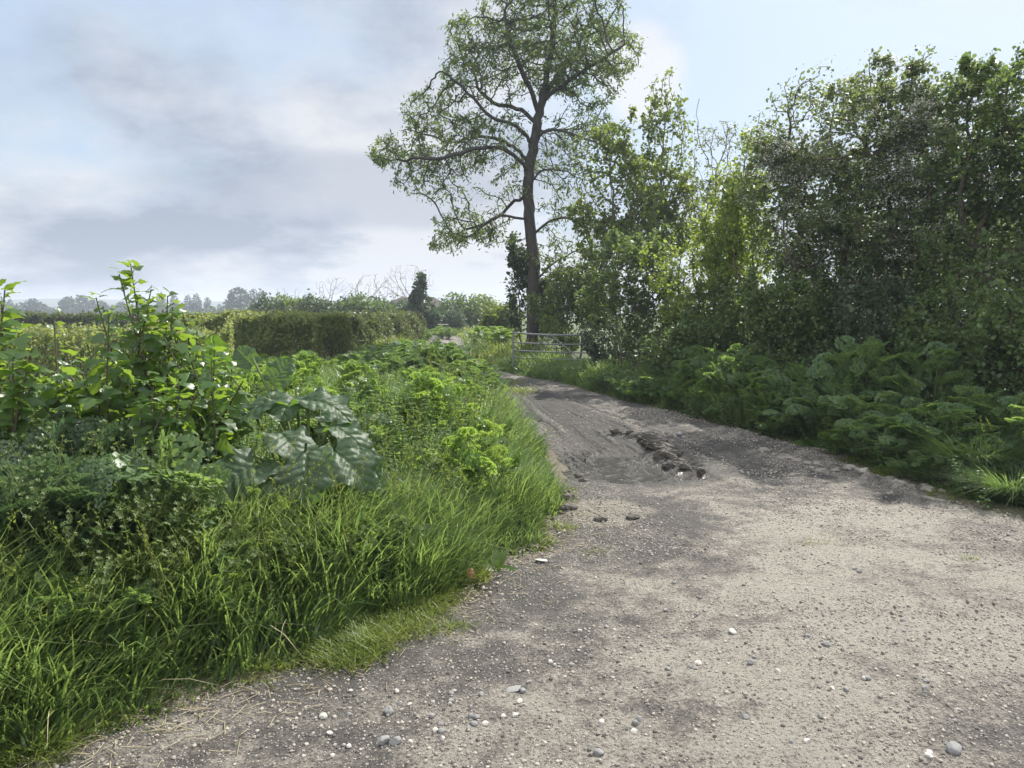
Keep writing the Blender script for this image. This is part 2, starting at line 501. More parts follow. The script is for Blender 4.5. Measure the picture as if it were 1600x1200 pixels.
def build_track():
    nu = 400
    ys = np.concatenate([np.linspace(-6, 1.4, 16), 1.45 * np.exp(np.linspace(0, math.log(86 / 1.45), 1250))])
    u = np.linspace(0, 1, nu)
    l = eL(ys) - .45; r = eR(ys) + .45
    X = l[:, None] + (r - l)[:, None] * u[None]; Y = np.repeat(ys[:, None], nu, 1)
    ins = inside(X, Y)
    z, wet, damp = track_height(X, Y)
    edge = fbm(X * 2.3, Y * 2.3, 51, 3) * .16 + fbm(X * 9, Y * 9, 52, 2) * .06
    Z = terrain(X, Y) * .25 + z + .012 - .16 * (1 - sstep(-.34, .06, ins + edge))
    V = np.stack([X, Y, Z], -1).reshape(-1, 3)
    h, w = X.shape
    i = np.arange(h - 1)[:, None] * w + np.arange(w - 1)[None]
    F = np.stack([i, i + 1, i + w + 1, i + w], -1).reshape(-1, 4)
    m, nt, N, L = newmat('gravel_track')
    tc = N.new('ShaderNodeTexCoord')

    def noise(scale, detail, rough=.55, vec=None, sx=1, sy=1):
        mp = N.new('ShaderNodeMapping'); mp.inputs['Scale'].default_value = (sx, sy, 1)
        L.new(tc.outputs['Object'], mp.inputs['Vector'])
        n = N.new('ShaderNodeTexNoise'); n.inputs['Scale'].default_value = scale; n.inputs['Detail'].default_value = detail
        n.inputs['Roughness'].default_value = rough
        L.new(mp.outputs[0], n.inputs['Vector'])
        return n

    def mix(a, b, fac, blend='MIX'):
        x = N.new('ShaderNodeMix'); x.data_type = 'RGBA'; x.blend_type = blend
        for sock, val in (('A', a), ('B', b), ('Factor', fac)):
            if hasattr(val, 'is_linked') or hasattr(val, 'links'):
                L.new(val, x.inputs[sock])
            elif isinstance(val, tuple):
                x.inputs[sock].default_value = (*val, 1)
            else:
                x.inputs[sock].default_value = val
        return x.outputs['Result']

    big = noise(1.25, 8, .62); mid = noise(6.5, 10, .74); fine = noise(60, 6, .7); grain = noise(260, 3, .7)
    base = ramp(nt, [(.37, (.080, .072, .063)), (.49, (.142, .127, .109)), (.57, (.225, .202, .169)), (.70, (.335, .303, .253))])
    add = N.new('ShaderNodeMath'); add.operation = 'MULTIPLY_ADD'; add.inputs[1].default_value = .95
    L.new(mid.outputs['Fac'], add.inputs[0])
    bm = N.new('ShaderNodeMath'); bm.operation = 'MULTIPLY_ADD'; bm.inputs[1].default_value = 1.15; bm.inputs[2].default_value = -.54
    L.new(big.outputs['Fac'], bm.inputs[0])
    dm = N.new('ShaderNodeAttribute'); dm.attribute_name = 'dusty'
    b2 = N.new('ShaderNodeMath'); b2.operation = 'ADD'; L.new(bm.outputs[0], b2.inputs[0]); L.new(dm.outputs['Fac'], b2.inputs[1])
    L.new(b2.outputs[0], add.inputs[2])
    ad2 = N.new('ShaderNodeMath'); ad2.operation = 'MULTIPLY_ADD'; ad2.inputs[1].default_value = .55
    L.new(fine.outputs['Fac'], ad2.inputs[0])
    ad3 = N.new('ShaderNodeMath'); ad3.operation = 'SUBTRACT'; ad3.inputs[1].default_value = .275; L.new(add.outputs[0], ad3.inputs[0]); L.new(ad3.outputs[0], ad2.inputs[2])
    L.new(ad2.outputs[0], base.inputs[0])
    fr = ramp(nt, [(.33, (.34, .33, .32)), (.47, (.92, .92, .92)), (.66, (1.15, 1.15, 1.15))]); L.new(fine.outputs['Fac'], fr.inputs[0])
    c1 = mix(base.outputs[0], fr.outputs[0], .9, 'MULTIPLY')
    gr = ramp(nt, [(.34, (.35, .35, .35)), (.56, (1.1, 1.1, 1.1))]); L.new(grain.outputs['Fac'], gr.inputs[0])
    c2 = mix(c1, gr.outputs[0], .75, 'MULTIPLY')
    # embedded stones
    vo = N.new('ShaderNodeTexVoronoi'); vo.inputs['Scale'].default_value = 55; L.new(tc.outputs['Object'], vo.inputs['Vector'])
    vr = ramp(nt, [(.0, (1, 1, 1)), (.22, (1, 1, 1)), (.30, (0, 0, 0))]); L.new(vo.outputs['Distance'], vr.inputs[0])
    sep = N.new('ShaderNodeSeparateColor'); L.new(vo.outputs['Color'], sep.inputs[0])
    pick = N.new('ShaderNodeMath'); pick.operation = 'GREATER_THAN'; pick.inputs[1].default_value = .42; L.new(sep.outputs[0], pick.inputs[0])
    pm = N.new('ShaderNodeMath'); pm.operation = 'MULTIPLY'; L.new(pick.outputs[0], pm.inputs[0]); L.new(vr.outputs[0], pm.inputs[1])
    sr = ramp(nt, [(0, (.07, .066, .062)), (.45, (.17, .156, .14)), (.75, (.28, .255, .22)), (1, (.46, .425, .36))]); L.new(sep.outputs[1], sr.inputs[0])
    c3 = mix(c2, sr.outputs[0], pm.outputs[0])
    wa = N.new('ShaderNodeAttribute'); wa.attribute_name = 'wet'
    da = N.new('ShaderNodeAttribute'); da.attribute_name = 'damp'
    c4 = mix(c3, (.050, .045, .039), da.outputs['Fac'])
    mudc = ramp(nt, [(.36, (.022, .019, .016)), (.62, (.075, .067, .056))]); L.new(mid.outputs['Fac'], mudc.inputs[0])
    ca = N.new('ShaderNodeAttribute'); ca.attribute_name = 'crack'
    cv = N.new('ShaderNodeTexVoronoi'); cv.feature = 'DISTANCE_TO_EDGE'; cv.inputs['Scale'].default_value = 7.5; L.new(tc.outputs['Object'], cv.inputs['Vector'])
    cr = ramp(nt, [(.012, (1, 1, 1)), (.04, (0, 0, 0))]); L.new(cv.outputs['Distance'], cr.inputs[0])
    cm = N.new('ShaderNodeMath'); cm.operation = 'MULTIPLY'; L.new(cr.outputs[0], cm.inputs[0]); L.new(ca.outputs['Fac'], cm.inputs[1])
    c4 = mix(c4, (.25, .225, .18), ca.outputs['Fac']); c4 = mix(c4, (.03, .027, .022), cm.outputs[0])
    c5 = mix(c4, mudc.outputs[0], wa.outputs['Fac'])
    pb = N.new('ShaderNodeBsdfPrincipled')
    L.new(c5, pb.inputs['Base Color'])
    wn = noise(22, 4)
    wr = N.new('ShaderNodeMath'); wr.operation = 'MULTIPLY'; L.new(wa.outputs['Fac'], wr.inputs[0])
    wrr = ramp(nt, [(.42, (0, 0, 0)), (.55, (1, 1, 1))]); L.new(wn.outputs['Fac'], wrr.inputs[0]); L.new(wrr.outputs[0], wr.inputs[1])
    ro = N.new('ShaderNodeMapRange'); ro.inputs['To Min'].default_value = .88; ro.inputs['To Max'].default_value = .16
    L.new(wr.outputs[0], ro.inputs['Value']); L.new(ro.outputs[0], pb.inputs['Roughness'])
    hgt = N.new('ShaderNodeMath'); hgt.operation = 'MULTIPLY_ADD'; hgt.inputs[1].default_value = 1.1
    L.new(pm.outputs[0], hgt.inputs[0]); L.new(fine.outputs['Fac'], hgt.inputs[2])
    h2 = N.new('ShaderNodeMath'); h2.operation = 'MULTIPLY_ADD'; h2.inputs[1].default_value = .35
    L.new(grain.outputs['Fac'], h2.inputs[0]); L.new(hgt.outputs[0], h2.inputs[2])
    h3 = N.new('ShaderNodeMath'); h3.operation = 'MULTIPLY_ADD'; h3.inputs[1].default_value = 2.2
    L.new(mid.outputs['Fac'], h3.inputs[0]); L.new(h2.outputs[0], h3.inputs[2])
    bp = N.new('ShaderNodeBump'); bp.inputs['Strength'].default_value = 1.0; bp.inputs['Distance'].default_value = .019
    L.new(h3.outputs[0], bp.inputs['Height']); L.new(bp.outputs[0], pb.inputs['Normal'])
    o = N.new('ShaderNodeOutputMaterial'); L.new(pb.outputs[0], o.inputs['Surface'])
    # dusty where traffic has worn it pale (right foreground), stonier along the left margin
    dusty = .13 * sstep(.9, 1.9, X - eL(Y)) * (1 - sstep(6, 8, Y)) - .10 * (1 - sstep(.3, 1.5, X - eL(Y))) - .03 * sstep(5.2, 7, Y)
    ax, ay = gpt(1360, 950)
    dusty += .06 * np.exp(-(((X - ax) / 1.4) ** 2 + ((Y - ay) / .9) ** 2))
    # shallow water standing in the lowest parts of the hollows
    for (px, py, ru, rv, lab) in ((975, 732, 1.0, .85, 'a'), (815, 650, .34, .7, 'b')):
        cx, cy = gpt(px, py)
        g = np.linspace(-1, 1, 40); GX, GY = np.meshgrid(g * ru + cx, g * rv + cy)
        tz = track_z(GX, GY); core = (g[None] ** 2 + g[:, None] ** 2) < .7
        lev = np.quantile(tz[core], .38)
        ang_ = np.linspace(0, 2 * np.pi, 48, endpoint=False)
        ring_ = np.stack([cx + ru * np.cos(ang_), cy + rv * np.sin(ang_), 0 * ang_ + lev], -1)
        pw = MB(); pw.add(np.vstack([[cx, cy, lev], ring_]), np.array([(0, k + 1, (k + 1) % 48 + 1) for k in range(48)]))
        wm, wnt, WN, WL = newmat('muddy_water')
        wt = WN.new('ShaderNodeTexCoord'); wz = WN.new('ShaderNodeTexNoise'); wz.inputs['Scale'].default_value = 7; wz.inputs['Detail'].default_value = 1; WL.new(wt.outputs['Object'], wz.inputs['Vector'])
        wb = WN.new('ShaderNodeBump'); wb.inputs['Strength'].default_value = .9; wb.inputs['Distance'].default_value = .05; WL.new(wz.outputs['Fac'], wb.inputs['Height'])
        wp = WN.new('ShaderNodeBsdfPrincipled'); wp.inputs['Base Color'].default_value = (.030, .027, .022, 1); wp.inputs['Roughness'].default_value = .27
        wp.inputs['Specular IOR Level'].default_value = .8
        WL.new(wb.outputs[0], wp.inputs['Normal'])
        wo = WN.new('ShaderNodeOutputMaterial'); WL.new(wp.outputs[0], wo.inputs['Surface'])
        tag(pw.build('puddle', wm), kind='structure')
    kx_, ky_ = gpt(945, 800)
    crack = .85 * (1 - sstep(.75, 1.05, ((X - kx_) / .42) ** 2 + ((Y - ky_) / .42) ** 2 + .5 * fbm(X * 4, Y * 4, 88, 2)))
    ob = MB().add(V, F, crack=crack.ravel(), wet=wet.ravel(), damp=damp.ravel(), dusty=dusty.ravel()).build('track', m)
    tag(ob, kind='structure')


def track_z(x, y):
    x = np.asarray(x, float); y = np.asarray(y, float)
    return terrain(x, y) * .25 + track_height(x, y)[0] + .012


def icosphere(sub=1):
    t = (1 + 5 ** .5) / 2
    V = [(-1, t, 0), (1, t, 0), (-1, -t, 0), (1, -t, 0), (0, -1, t), (0, 1, t), (0, -1, -t), (0, 1, -t), (t, 0, -1), (t, 0, 1), (-t, 0, -1), (-t, 0, 1)]
    F = [(0, 11, 5), (0, 5, 1), (0, 1, 7), (0, 7, 10), (0, 10, 11), (1, 5, 9), (5, 11, 4), (11, 10, 2), (10, 7, 6), (7, 1, 8), (3, 9, 4), (3, 4, 2),
         (3, 2, 6), (3, 6, 8), (3, 8, 9), (4, 9, 5), (2, 4, 11), (6, 2, 10), (8, 6, 7), (9, 8, 1)]
    V = [tuple(nrm(v)) for v in V]
    for _ in range(sub):
        cache = {}; G = []

        def midp(a, b):
            k = (min(a, b), max(a, b))
            if k not in cache:
                V.append(tuple(nrm((np.array(V[a]) + np.array(V[b])) / 2))); cache[k] = len(V) - 1
            return cache[k]
        for a, b, c in F:
            ab, bc, ca = midp(a, b), midp(b, c), midp(c, a)
            G += [(a, ab, ca), (b, bc, ab), (c, ca, bc), (ab, bc, ca)]
        F = G
    return np.array(V), np.array(F)


ICO0, ICO1, ICO2 = icosphere(0), icosphere(1), icosphere(2)


def rock_shape(seed, ico=ICO2, rough=.28, flat=.62):
    r = np.random.default_rng(seed)
    V, F = ico; V = V.copy()
    for k in range(7):                      # chipped facets
        n = rand_dirs(1, r)[0]; d = .62 + .3 * r.random()
        dd = V @ n
        V = V - np.where(dd > d, (dd - d), 0)[:, None] * n
    V += rough * .25 * r.normal(size=V.shape) * .35
    V *= np.array([1, .72 + .25 * r.random(), flat])
    return V, F


def build_gravel():
    mb = MB()
    r = np.random.default_rng(5)
    n = 80000
    y = 2.2 * np.exp(r.random(n) ** 1.15 * math.log(13 / 2.2))
    x = eL(y) - .1 + r.random(n) * np.minimum(eR(y) - eL(y) + .2, 7)
    inv = np.abs(x) < .9 * y + .9; x, y = x[inv], y[inv]; n = len(x)
    dens = sstep(-.35, .35, fbm(x * 1.1, y * 1.1, 61, 4)) * .9 + .12
    dens += .5 * (1 - sstep(.2, 1.3, x - eL(y)))
    _, we_, da_ = track_height(x, y); dens *= 1 - np.clip(we_ * 1.3 + da_ * .8, 0, .96)
    keep = r.random(n) < dens
    x, y = x[keep], y[keep]; n = len(x)
    s = .0020 + .0085 * r.random(n) ** 7.0 + .0007 * y
    z = track_z(x, y)
    shapes = [rock_shape(100 + k, ICO0, .35, .7) for k in range(6)]
    which = r.integers(0, 6, n)
    for k in range(6):
        sel = which == k
        nn = sel.sum()
        a = r.random(nn) * 6.28
        d = np.stack([np.cos(a), np.sin(a), .2 * r.normal(size=nn)], -1)
        scatter(mb, shapes[k], np.stack([x[sel], y[sel], z[sel] + s[sel] * .25], -1), d, np.tile([0., 0, 1], (nn, 1)), s[sel], rnd=r.random(nn), r=r)
    ob = mb.build('gravel', M['pebble'], smooth=False)
    tag(ob, 'loose gravel and small chippings scattered over the track', 'gravel', kind='stuff')


def build_stones():
    shapes = []
    for k in range(7):
        V, F = rock_shape(300 + k, ICO2, .25, .6)
        shapes.append((V, F))
    mats = {}
    for nm, a, b in (('stone_grey', (.12, .12, .12), (.26, .255, .245)), ('stone_pale', (.34, .32, .29), (.55, .52, .46))):
        mats[nm] = stone_mat(nm, a, b)
    protos = {}
    r = np.random.default_rng(9)

    def put(px, py, size, pale, label, cat='stone', flat=1., lng=1., group=None):
        x, y = gpt(px, py)
        k = int(r.integers(0, 7)); key = (k, pale)
        if key not in protos:
            mb = MB(); mb.add(shapes[k][0], shapes[k][1], rnd=.3 + .5 * r.random())
            o = mb.build('stone', mats['stone_pale' if pale else 'stone_grey'], smooth=False); protos[key] = o
        else:
            o = protos[key].copy(); COL.objects.link(o)
        for kk in ('group', 'label'):
            if kk in o: del o[kk]
        o.location = (float(x), float(y), float(track_z(x, y)) + size * .22 * flat)
        size *= .84; o.scale = (size * lng, size, size * flat); o.rotation_euler = (.2 * r.normal(), .2 * r.normal(), 6.28 * r.random() if lng == 1 else .2)
        tag(o, label, cat, group)

    put(1145, 996, .030, True, 'pale flat topped pebble alone on brown patch of the open track', flat=.55)
    put(1292, 1015, .026, False, 'dark grey rounded stone alone on the pale dusty track')
    put(1090, 1042, .024, True, 'small white pebble left of the paired stones on the dusty track', flat=.7)
    put(802, 1082, .036, False, 'long flat dark stone lying among gravel near the track middle', flat=.35, lng=1.6)
    put(816, 1084, .026, False, 'squat grey stone touching the right end of long flat stone')
    put(608, 1115, .034, False, 'largest dark grey stone on the gravel below the grass edge')
    put(848, 879, .05, True, 'broad whitish flat stone beside the end of grass tongue', flat=.35, lng=1.3)
    put(598, 1162, .036, False, 'grey stone leaning left of a twin at bottom of gravel')
    put(618, 1163, .034, False, 'grey angular stone right of its twin at bottom of gravel')
    put(505, 1119, .026, True, 'pale stone under the last tuft on the left gravel margin')
    put(935, 1190, .026, False, 'dark knobbly stone at the very bottom edge of the track')
    put(1490, 1177, .036, False, 'smooth grey pebble among grit in the lower right corner')
    for px, py, s in ((1172, 1044, .024), (1178, 1036, .018)):
        put(px, py, s, False, 'grey pebble of a touching pair in mid track', group='paired pebbles')
    for px, py, s in ((1062, 678, .07), (1068, 681, .05), (1051, 667, .06)):
        put(px, py, s, False, 'dark stone lying in the far right wheel track past the ridge', group='stones by the far wheel track')
    g = 'loose grey stones on the track'
    for px, py in ((735, 1112), (752, 1090), (745, 1128), (735, 1127), (741, 1140), (733, 1147), (690, 1148), (705, 1090), (705, 1104), (625, 1102), (675, 1128), (688, 1138), (825, 1070), (892, 1044),
                   (915, 1030), (950, 978), (948, 985), (1040, 962), (1053, 919), (1088, 972), (1100, 965), (1100, 912), (1000, 1024), (1040, 1003), (1043, 1052), (1078, 1051), (1000, 1130), (993, 1136),
                   (1400, 1010), (1412, 992), (1410, 978), (1445, 1083), (1447, 1070), (1508, 1042), (1355, 1070), (1322, 1087), (1283, 1128), (1335, 898), (1342, 902), (1260, 1003), (1165, 1128), (1235, 1165), (1375, 1098), (1490, 1130), (545, 1118)):
        put(px, py, .014 + .008 * r.random(), False, 'small dark grey stone lying loose on the gravel track', group=g)
    g = 'loose pale stones on the track'
    for px, py in ((640, 1104), (567, 1079), (548, 1080), (680, 1148), (642, 1163), (692, 1163), (758, 1138), (787, 1126), (805, 1125), (812, 1101), (860, 1042), (867, 1046), (883, 1063), (905, 994), (960, 990),
                   (1350, 1070), (1300, 1085), (990, 1150), (1260, 1165), (1452, 1185), (1450, 1190), (940, 1135), (620, 1085), (520, 1185), (545, 1170), (515, 1150), (1215, 1058)):
        put(px, py, .013 + .008 * r.random(), True, 'small pale stone lying loose on the gravel track', group=g)
    # clods of dried mud
    mudm = M['mud']
    for j, (px, py, s, lab) in enumerate(((888, 800, .06, 'big dark clod of dry mud where the grass edge ends'), (886, 783, .06, 'smaller dark mud clod behind the big clod by the grass'),
                                          (880, 772, .05, 'crumbly mud clod beside the left grass bank'), (990, 812, .05, 'lone flat mud clod right of the cracked dry puddle'),
                                          (938, 814, .045, 'thin mud clod on the cracked dry puddle'), (905, 742, .05, 'wet black mud lump at the left end of wheel marks'),
                                          (912, 750, .04, 'wet mud lump in front of the black lump by wheel marks'), (890, 735, .055, 'wet long mud lump nearest the grass bank'))):
        x, y = gpt(px, py)
        V, F = rock_shape(700 + j, ICO2, 1.1, .5)
        o = MB().add(V, F, rnd=.4).build('mud_clod', mudm, smooth=False)
        o.location = (float(x), float(y), float(track_z(x, y)) + s * .2); o.scale = (s * 1.2, s, s)
        tag(o, lab, 'mud clod')
    # lugs of mud squeezed up by a tractor tyre: each one lies across the ridge
    seg = np.linalg.norm(np.diff(RIDGE, axis=0), axis=1); cum = np.concatenate([[0], np.cumsum(seg)])
    nl = 19
    for j in range(nl):
        t = (j + .3 + .4 * r.random()) / nl * cum[-1]
        k = min(len(seg) - 1, int(np.searchsorted(cum, t) - 1)); f = (t - cum[k]) / seg[k]
        p = RIDGE[k] + (RIDGE[k + 1] - RIDGE[k]) * f; dv = (RIDGE[k + 1] - RIDGE[k]) / seg[k]
        V, F = rock_shape(1200 + j % 6, ICO2, .9, .8)
        o = MB().add(V, F, rnd=.25 + .3 * r.random()).build('mud_clod', mudm, smooth=False)
        x, y = p + .03 * r.normal(size=2)
        sz = (.055 + .03 * r.random()) * (.75 + .5 * math.sin(math.pi * (j + .5) / nl))
        o.location = (float(x), float(y), float(track_z(x, y)) + sz * .12)
        o.scale = (sz * 1.9, sz * .85, sz); o.rotation_euler = (.35 * r.normal(), .25 * r.normal(), math.atan2(dv[1], dv[0]) + 1.15 + .25 * r.normal())
        tag(o, 'dark mud lug in the ridge squeezed up across the wet hollow', 'mud clod', 'mud lugs of the tyre ridge')
    # slabs of dried mud along the right edge
    for j in range(22):
        t = j / 21
        px = 1195 + t * 270 + r.normal() * 4
        py = 706 + t * 72 + r.normal() * 4 + 5 * math.sin(t * 6)
        x, y = gpt(px, py)
        V, F = rock_shape(800 + j % 5, ICO2, .8, .55)
        o = MB().add(V, F, rnd=.75).build('mud_clod', stone_dry, smooth=False)
        s = .035 + .035 * r.random()
        o.location = (float(x), float(y), float(track_z(x, y)) + s * .12); o.scale = (s * 1.3, s, s); o.rotation_euler = (0, 0, r.random() * 6)
        tag(o, 'dry grey mud slab in the crumbled row along the right verge', 'mud clod', 'dry mud slabs along the right verge')


stone_dry = stone_mat('dry_mud', (.15, .135, .115), (.27, .245, .21))


# ------------------------------------------------------------------ branching plants
def colonize(att, nodes, par, step, kill, maxit=160, bias=(0, 0, .0), jit=.12, r=rng, infl=1e9):
    P = np.array(nodes, float); par = list(par)
    att = np.asarray(att, float); alive = np.ones(len(att), bool)
    nd = np.full(len(att), 1e18); ni = np.zeros(len(att), int)

    def upd(i0):
        Q = P[i0:]
        if len(Q) == 0:
            return
        for s in range(0, len(Q), 400):
            q = Q[s:s + 400]
            d = ((att[:, None] - q[None]) ** 2).sum(-1)
            k = d.argmin(1); dm = d[np.arange(len(att)), k]
            b = dm < nd
            nd[b] = dm[b]; ni[b] = k[b] + i0 + s
    upd(0)
    bias = np.array(bias, float)
    for it in range(maxit):
        alive &= nd > kill ** 2
        act = alive & (nd < infl ** 2)
        if not act.any():
            break
        idx = ni[act]
        dv = nrm(att[act] - P[idx])
        acc = np.zeros_like(P); np.add.at(acc, idx, dv)
        g = np.unique(idx)
        dirs = nrm(nrm(acc[g]) + bias + jit * r.normal(size=(len(g), 3)))
        new = P[g] + dirs * step
        dd = ((new[:, None] - P[None]) ** 2).sum(-1).min(1)
        ok = dd > (.45 * step) ** 2
        if not ok.any():
            alive[np.flatnonzero(act)] &= r.random(act.sum()) > .35
            continue
        i0 = len(P)
        P = np.vstack([P, new[ok]]); par += list(g[ok])
        upd(i0)
        if len(P) > 16000:
            break
    return P, np.array(par)


def radii(P, par, r0, expo=2.3):
    n = len(P); a = np.zeros(n)
    nch = np.bincount(par[par >= 0], minlength=n)
    a[nch == 0] = r0 ** expo
    for i in range(n - 1, 0, -1):
        if par[i] >= 0:
            a[par[i]] += a[i]
    return a ** (1 / expo), nch


def branch_mesh(mb, P, par, rad, sides=6, mat=0, minr=0.):
    n = len(P)
    main = np.full(n, -1); best = np.zeros(n)
    for i in range(n):
        p = par[i]
        if p >= 0 and rad[i] > best[p]:
            best[p] = rad[i]; main[p] = i
    inc = np.zeros((n, 3)); has = par >= 0
    inc[has] = nrm(P[has] - P[par[has]])
    out = np.zeros((n, 3)); hm = main >= 0
    out[hm] = nrm(P[main[hm]] - P[hm])
    t = nrm(inc + out + 1e-6)
    a = np.linspace(0, 2 * np.pi, sides, endpoint=False)

    def rings(pos, tt, rr):
        ref = np.tile(np.array([.83, .53, .16]), (len(tt), 1))
        x = nrm(np.cross(tt, ref)); y = np.cross(tt, x)
        return pos[:, None] + rr[:, None, None] * (np.cos(a)[None, :, None] * x[:, None] + np.sin(a)[None, :, None] * y[:, None])
    RA = rings(P, t, rad)
    side = np.flatnonzero(has & (main[np.where(has, par, 0)] != np.arange(n)))
    RB = rings(P[par[side]], inc[side], np.minimum(rad[side] * 1.15, rad[par[side]])) if len(side) else np.zeros((0, sides, 3))
    V = np.concatenate([RA.reshape(-1, 3), RB.reshape(-1, 3)])
    start = np.zeros(n, int); start[has] = par[has]
    start[side] = n + np.arange(len(side))
    ch = np.flatnonzero(has & (rad >= minr))
    j = np.arange(sides)[None]; j2 = (j + 1) % sides
    s = start[ch][:, None] * sides; e = ch[:, None] * sides
    F = np.stack([s + j, s + j2, e + j2, e + j], -1).reshape(-1, 4)
    mb.add(V, F, mat, rnd=.5)


def ell_points(ells, n, r, shell=.0):
    """ells: (centre xyz, radii xyz, weight)"""
    w = np.array([e[2] * e[1][0] * e[1][1] * e[1][2] for e in ells]); w = w / w.sum()
    out = []
    for e, k in zip(ells, np.where(np.array([e[2] for e in ells]) > 1.5, np.maximum((w * n).astype(int), 14), (w * n).astype(int) + 1)):
        d = rand_dirs(k, r)
        rad = r.random(k) ** (1 / 3.)
        rad = shell + (1 - shell) * rad
        out.append(np.array(e[0]) + d * rad[:, None] * np.array(e[1]))
    return np.vstack(out)


def leaf_cluster(mb, tmpl, P, dirs, per, size, spread, r, droop=.25, mat=0, sizev=.35, flat=.6):
    n = len(P) * per
    if n == 0: return
    base = np.repeat(P, per, 0) + r.normal(size=(n, 3)) * spread
    d = nrm(np.repeat(dirs, per, 0) * .6 + r.normal(size=(n, 3)) * .8 - np.array([0, 0, droop]))
    up = nrm(r.normal(size=(n, 3)) * flat + np.array([0, 0, 1]))
    cl = np.repeat(.5 + .9 * fbm(P[:, 0] * 2.1 + P[:, 1] * 1.3, P[:, 2] * 2.1 - P[:, 1], 77, 2), per)
    scatter(mb, tmpl, base, d, up, size * (1 + sizev * r.normal(size=n)).clip(.4, 1.8), mat, rnd=np.clip(.55 * cl + .45 * r.random(n), 0, 1), r=r)


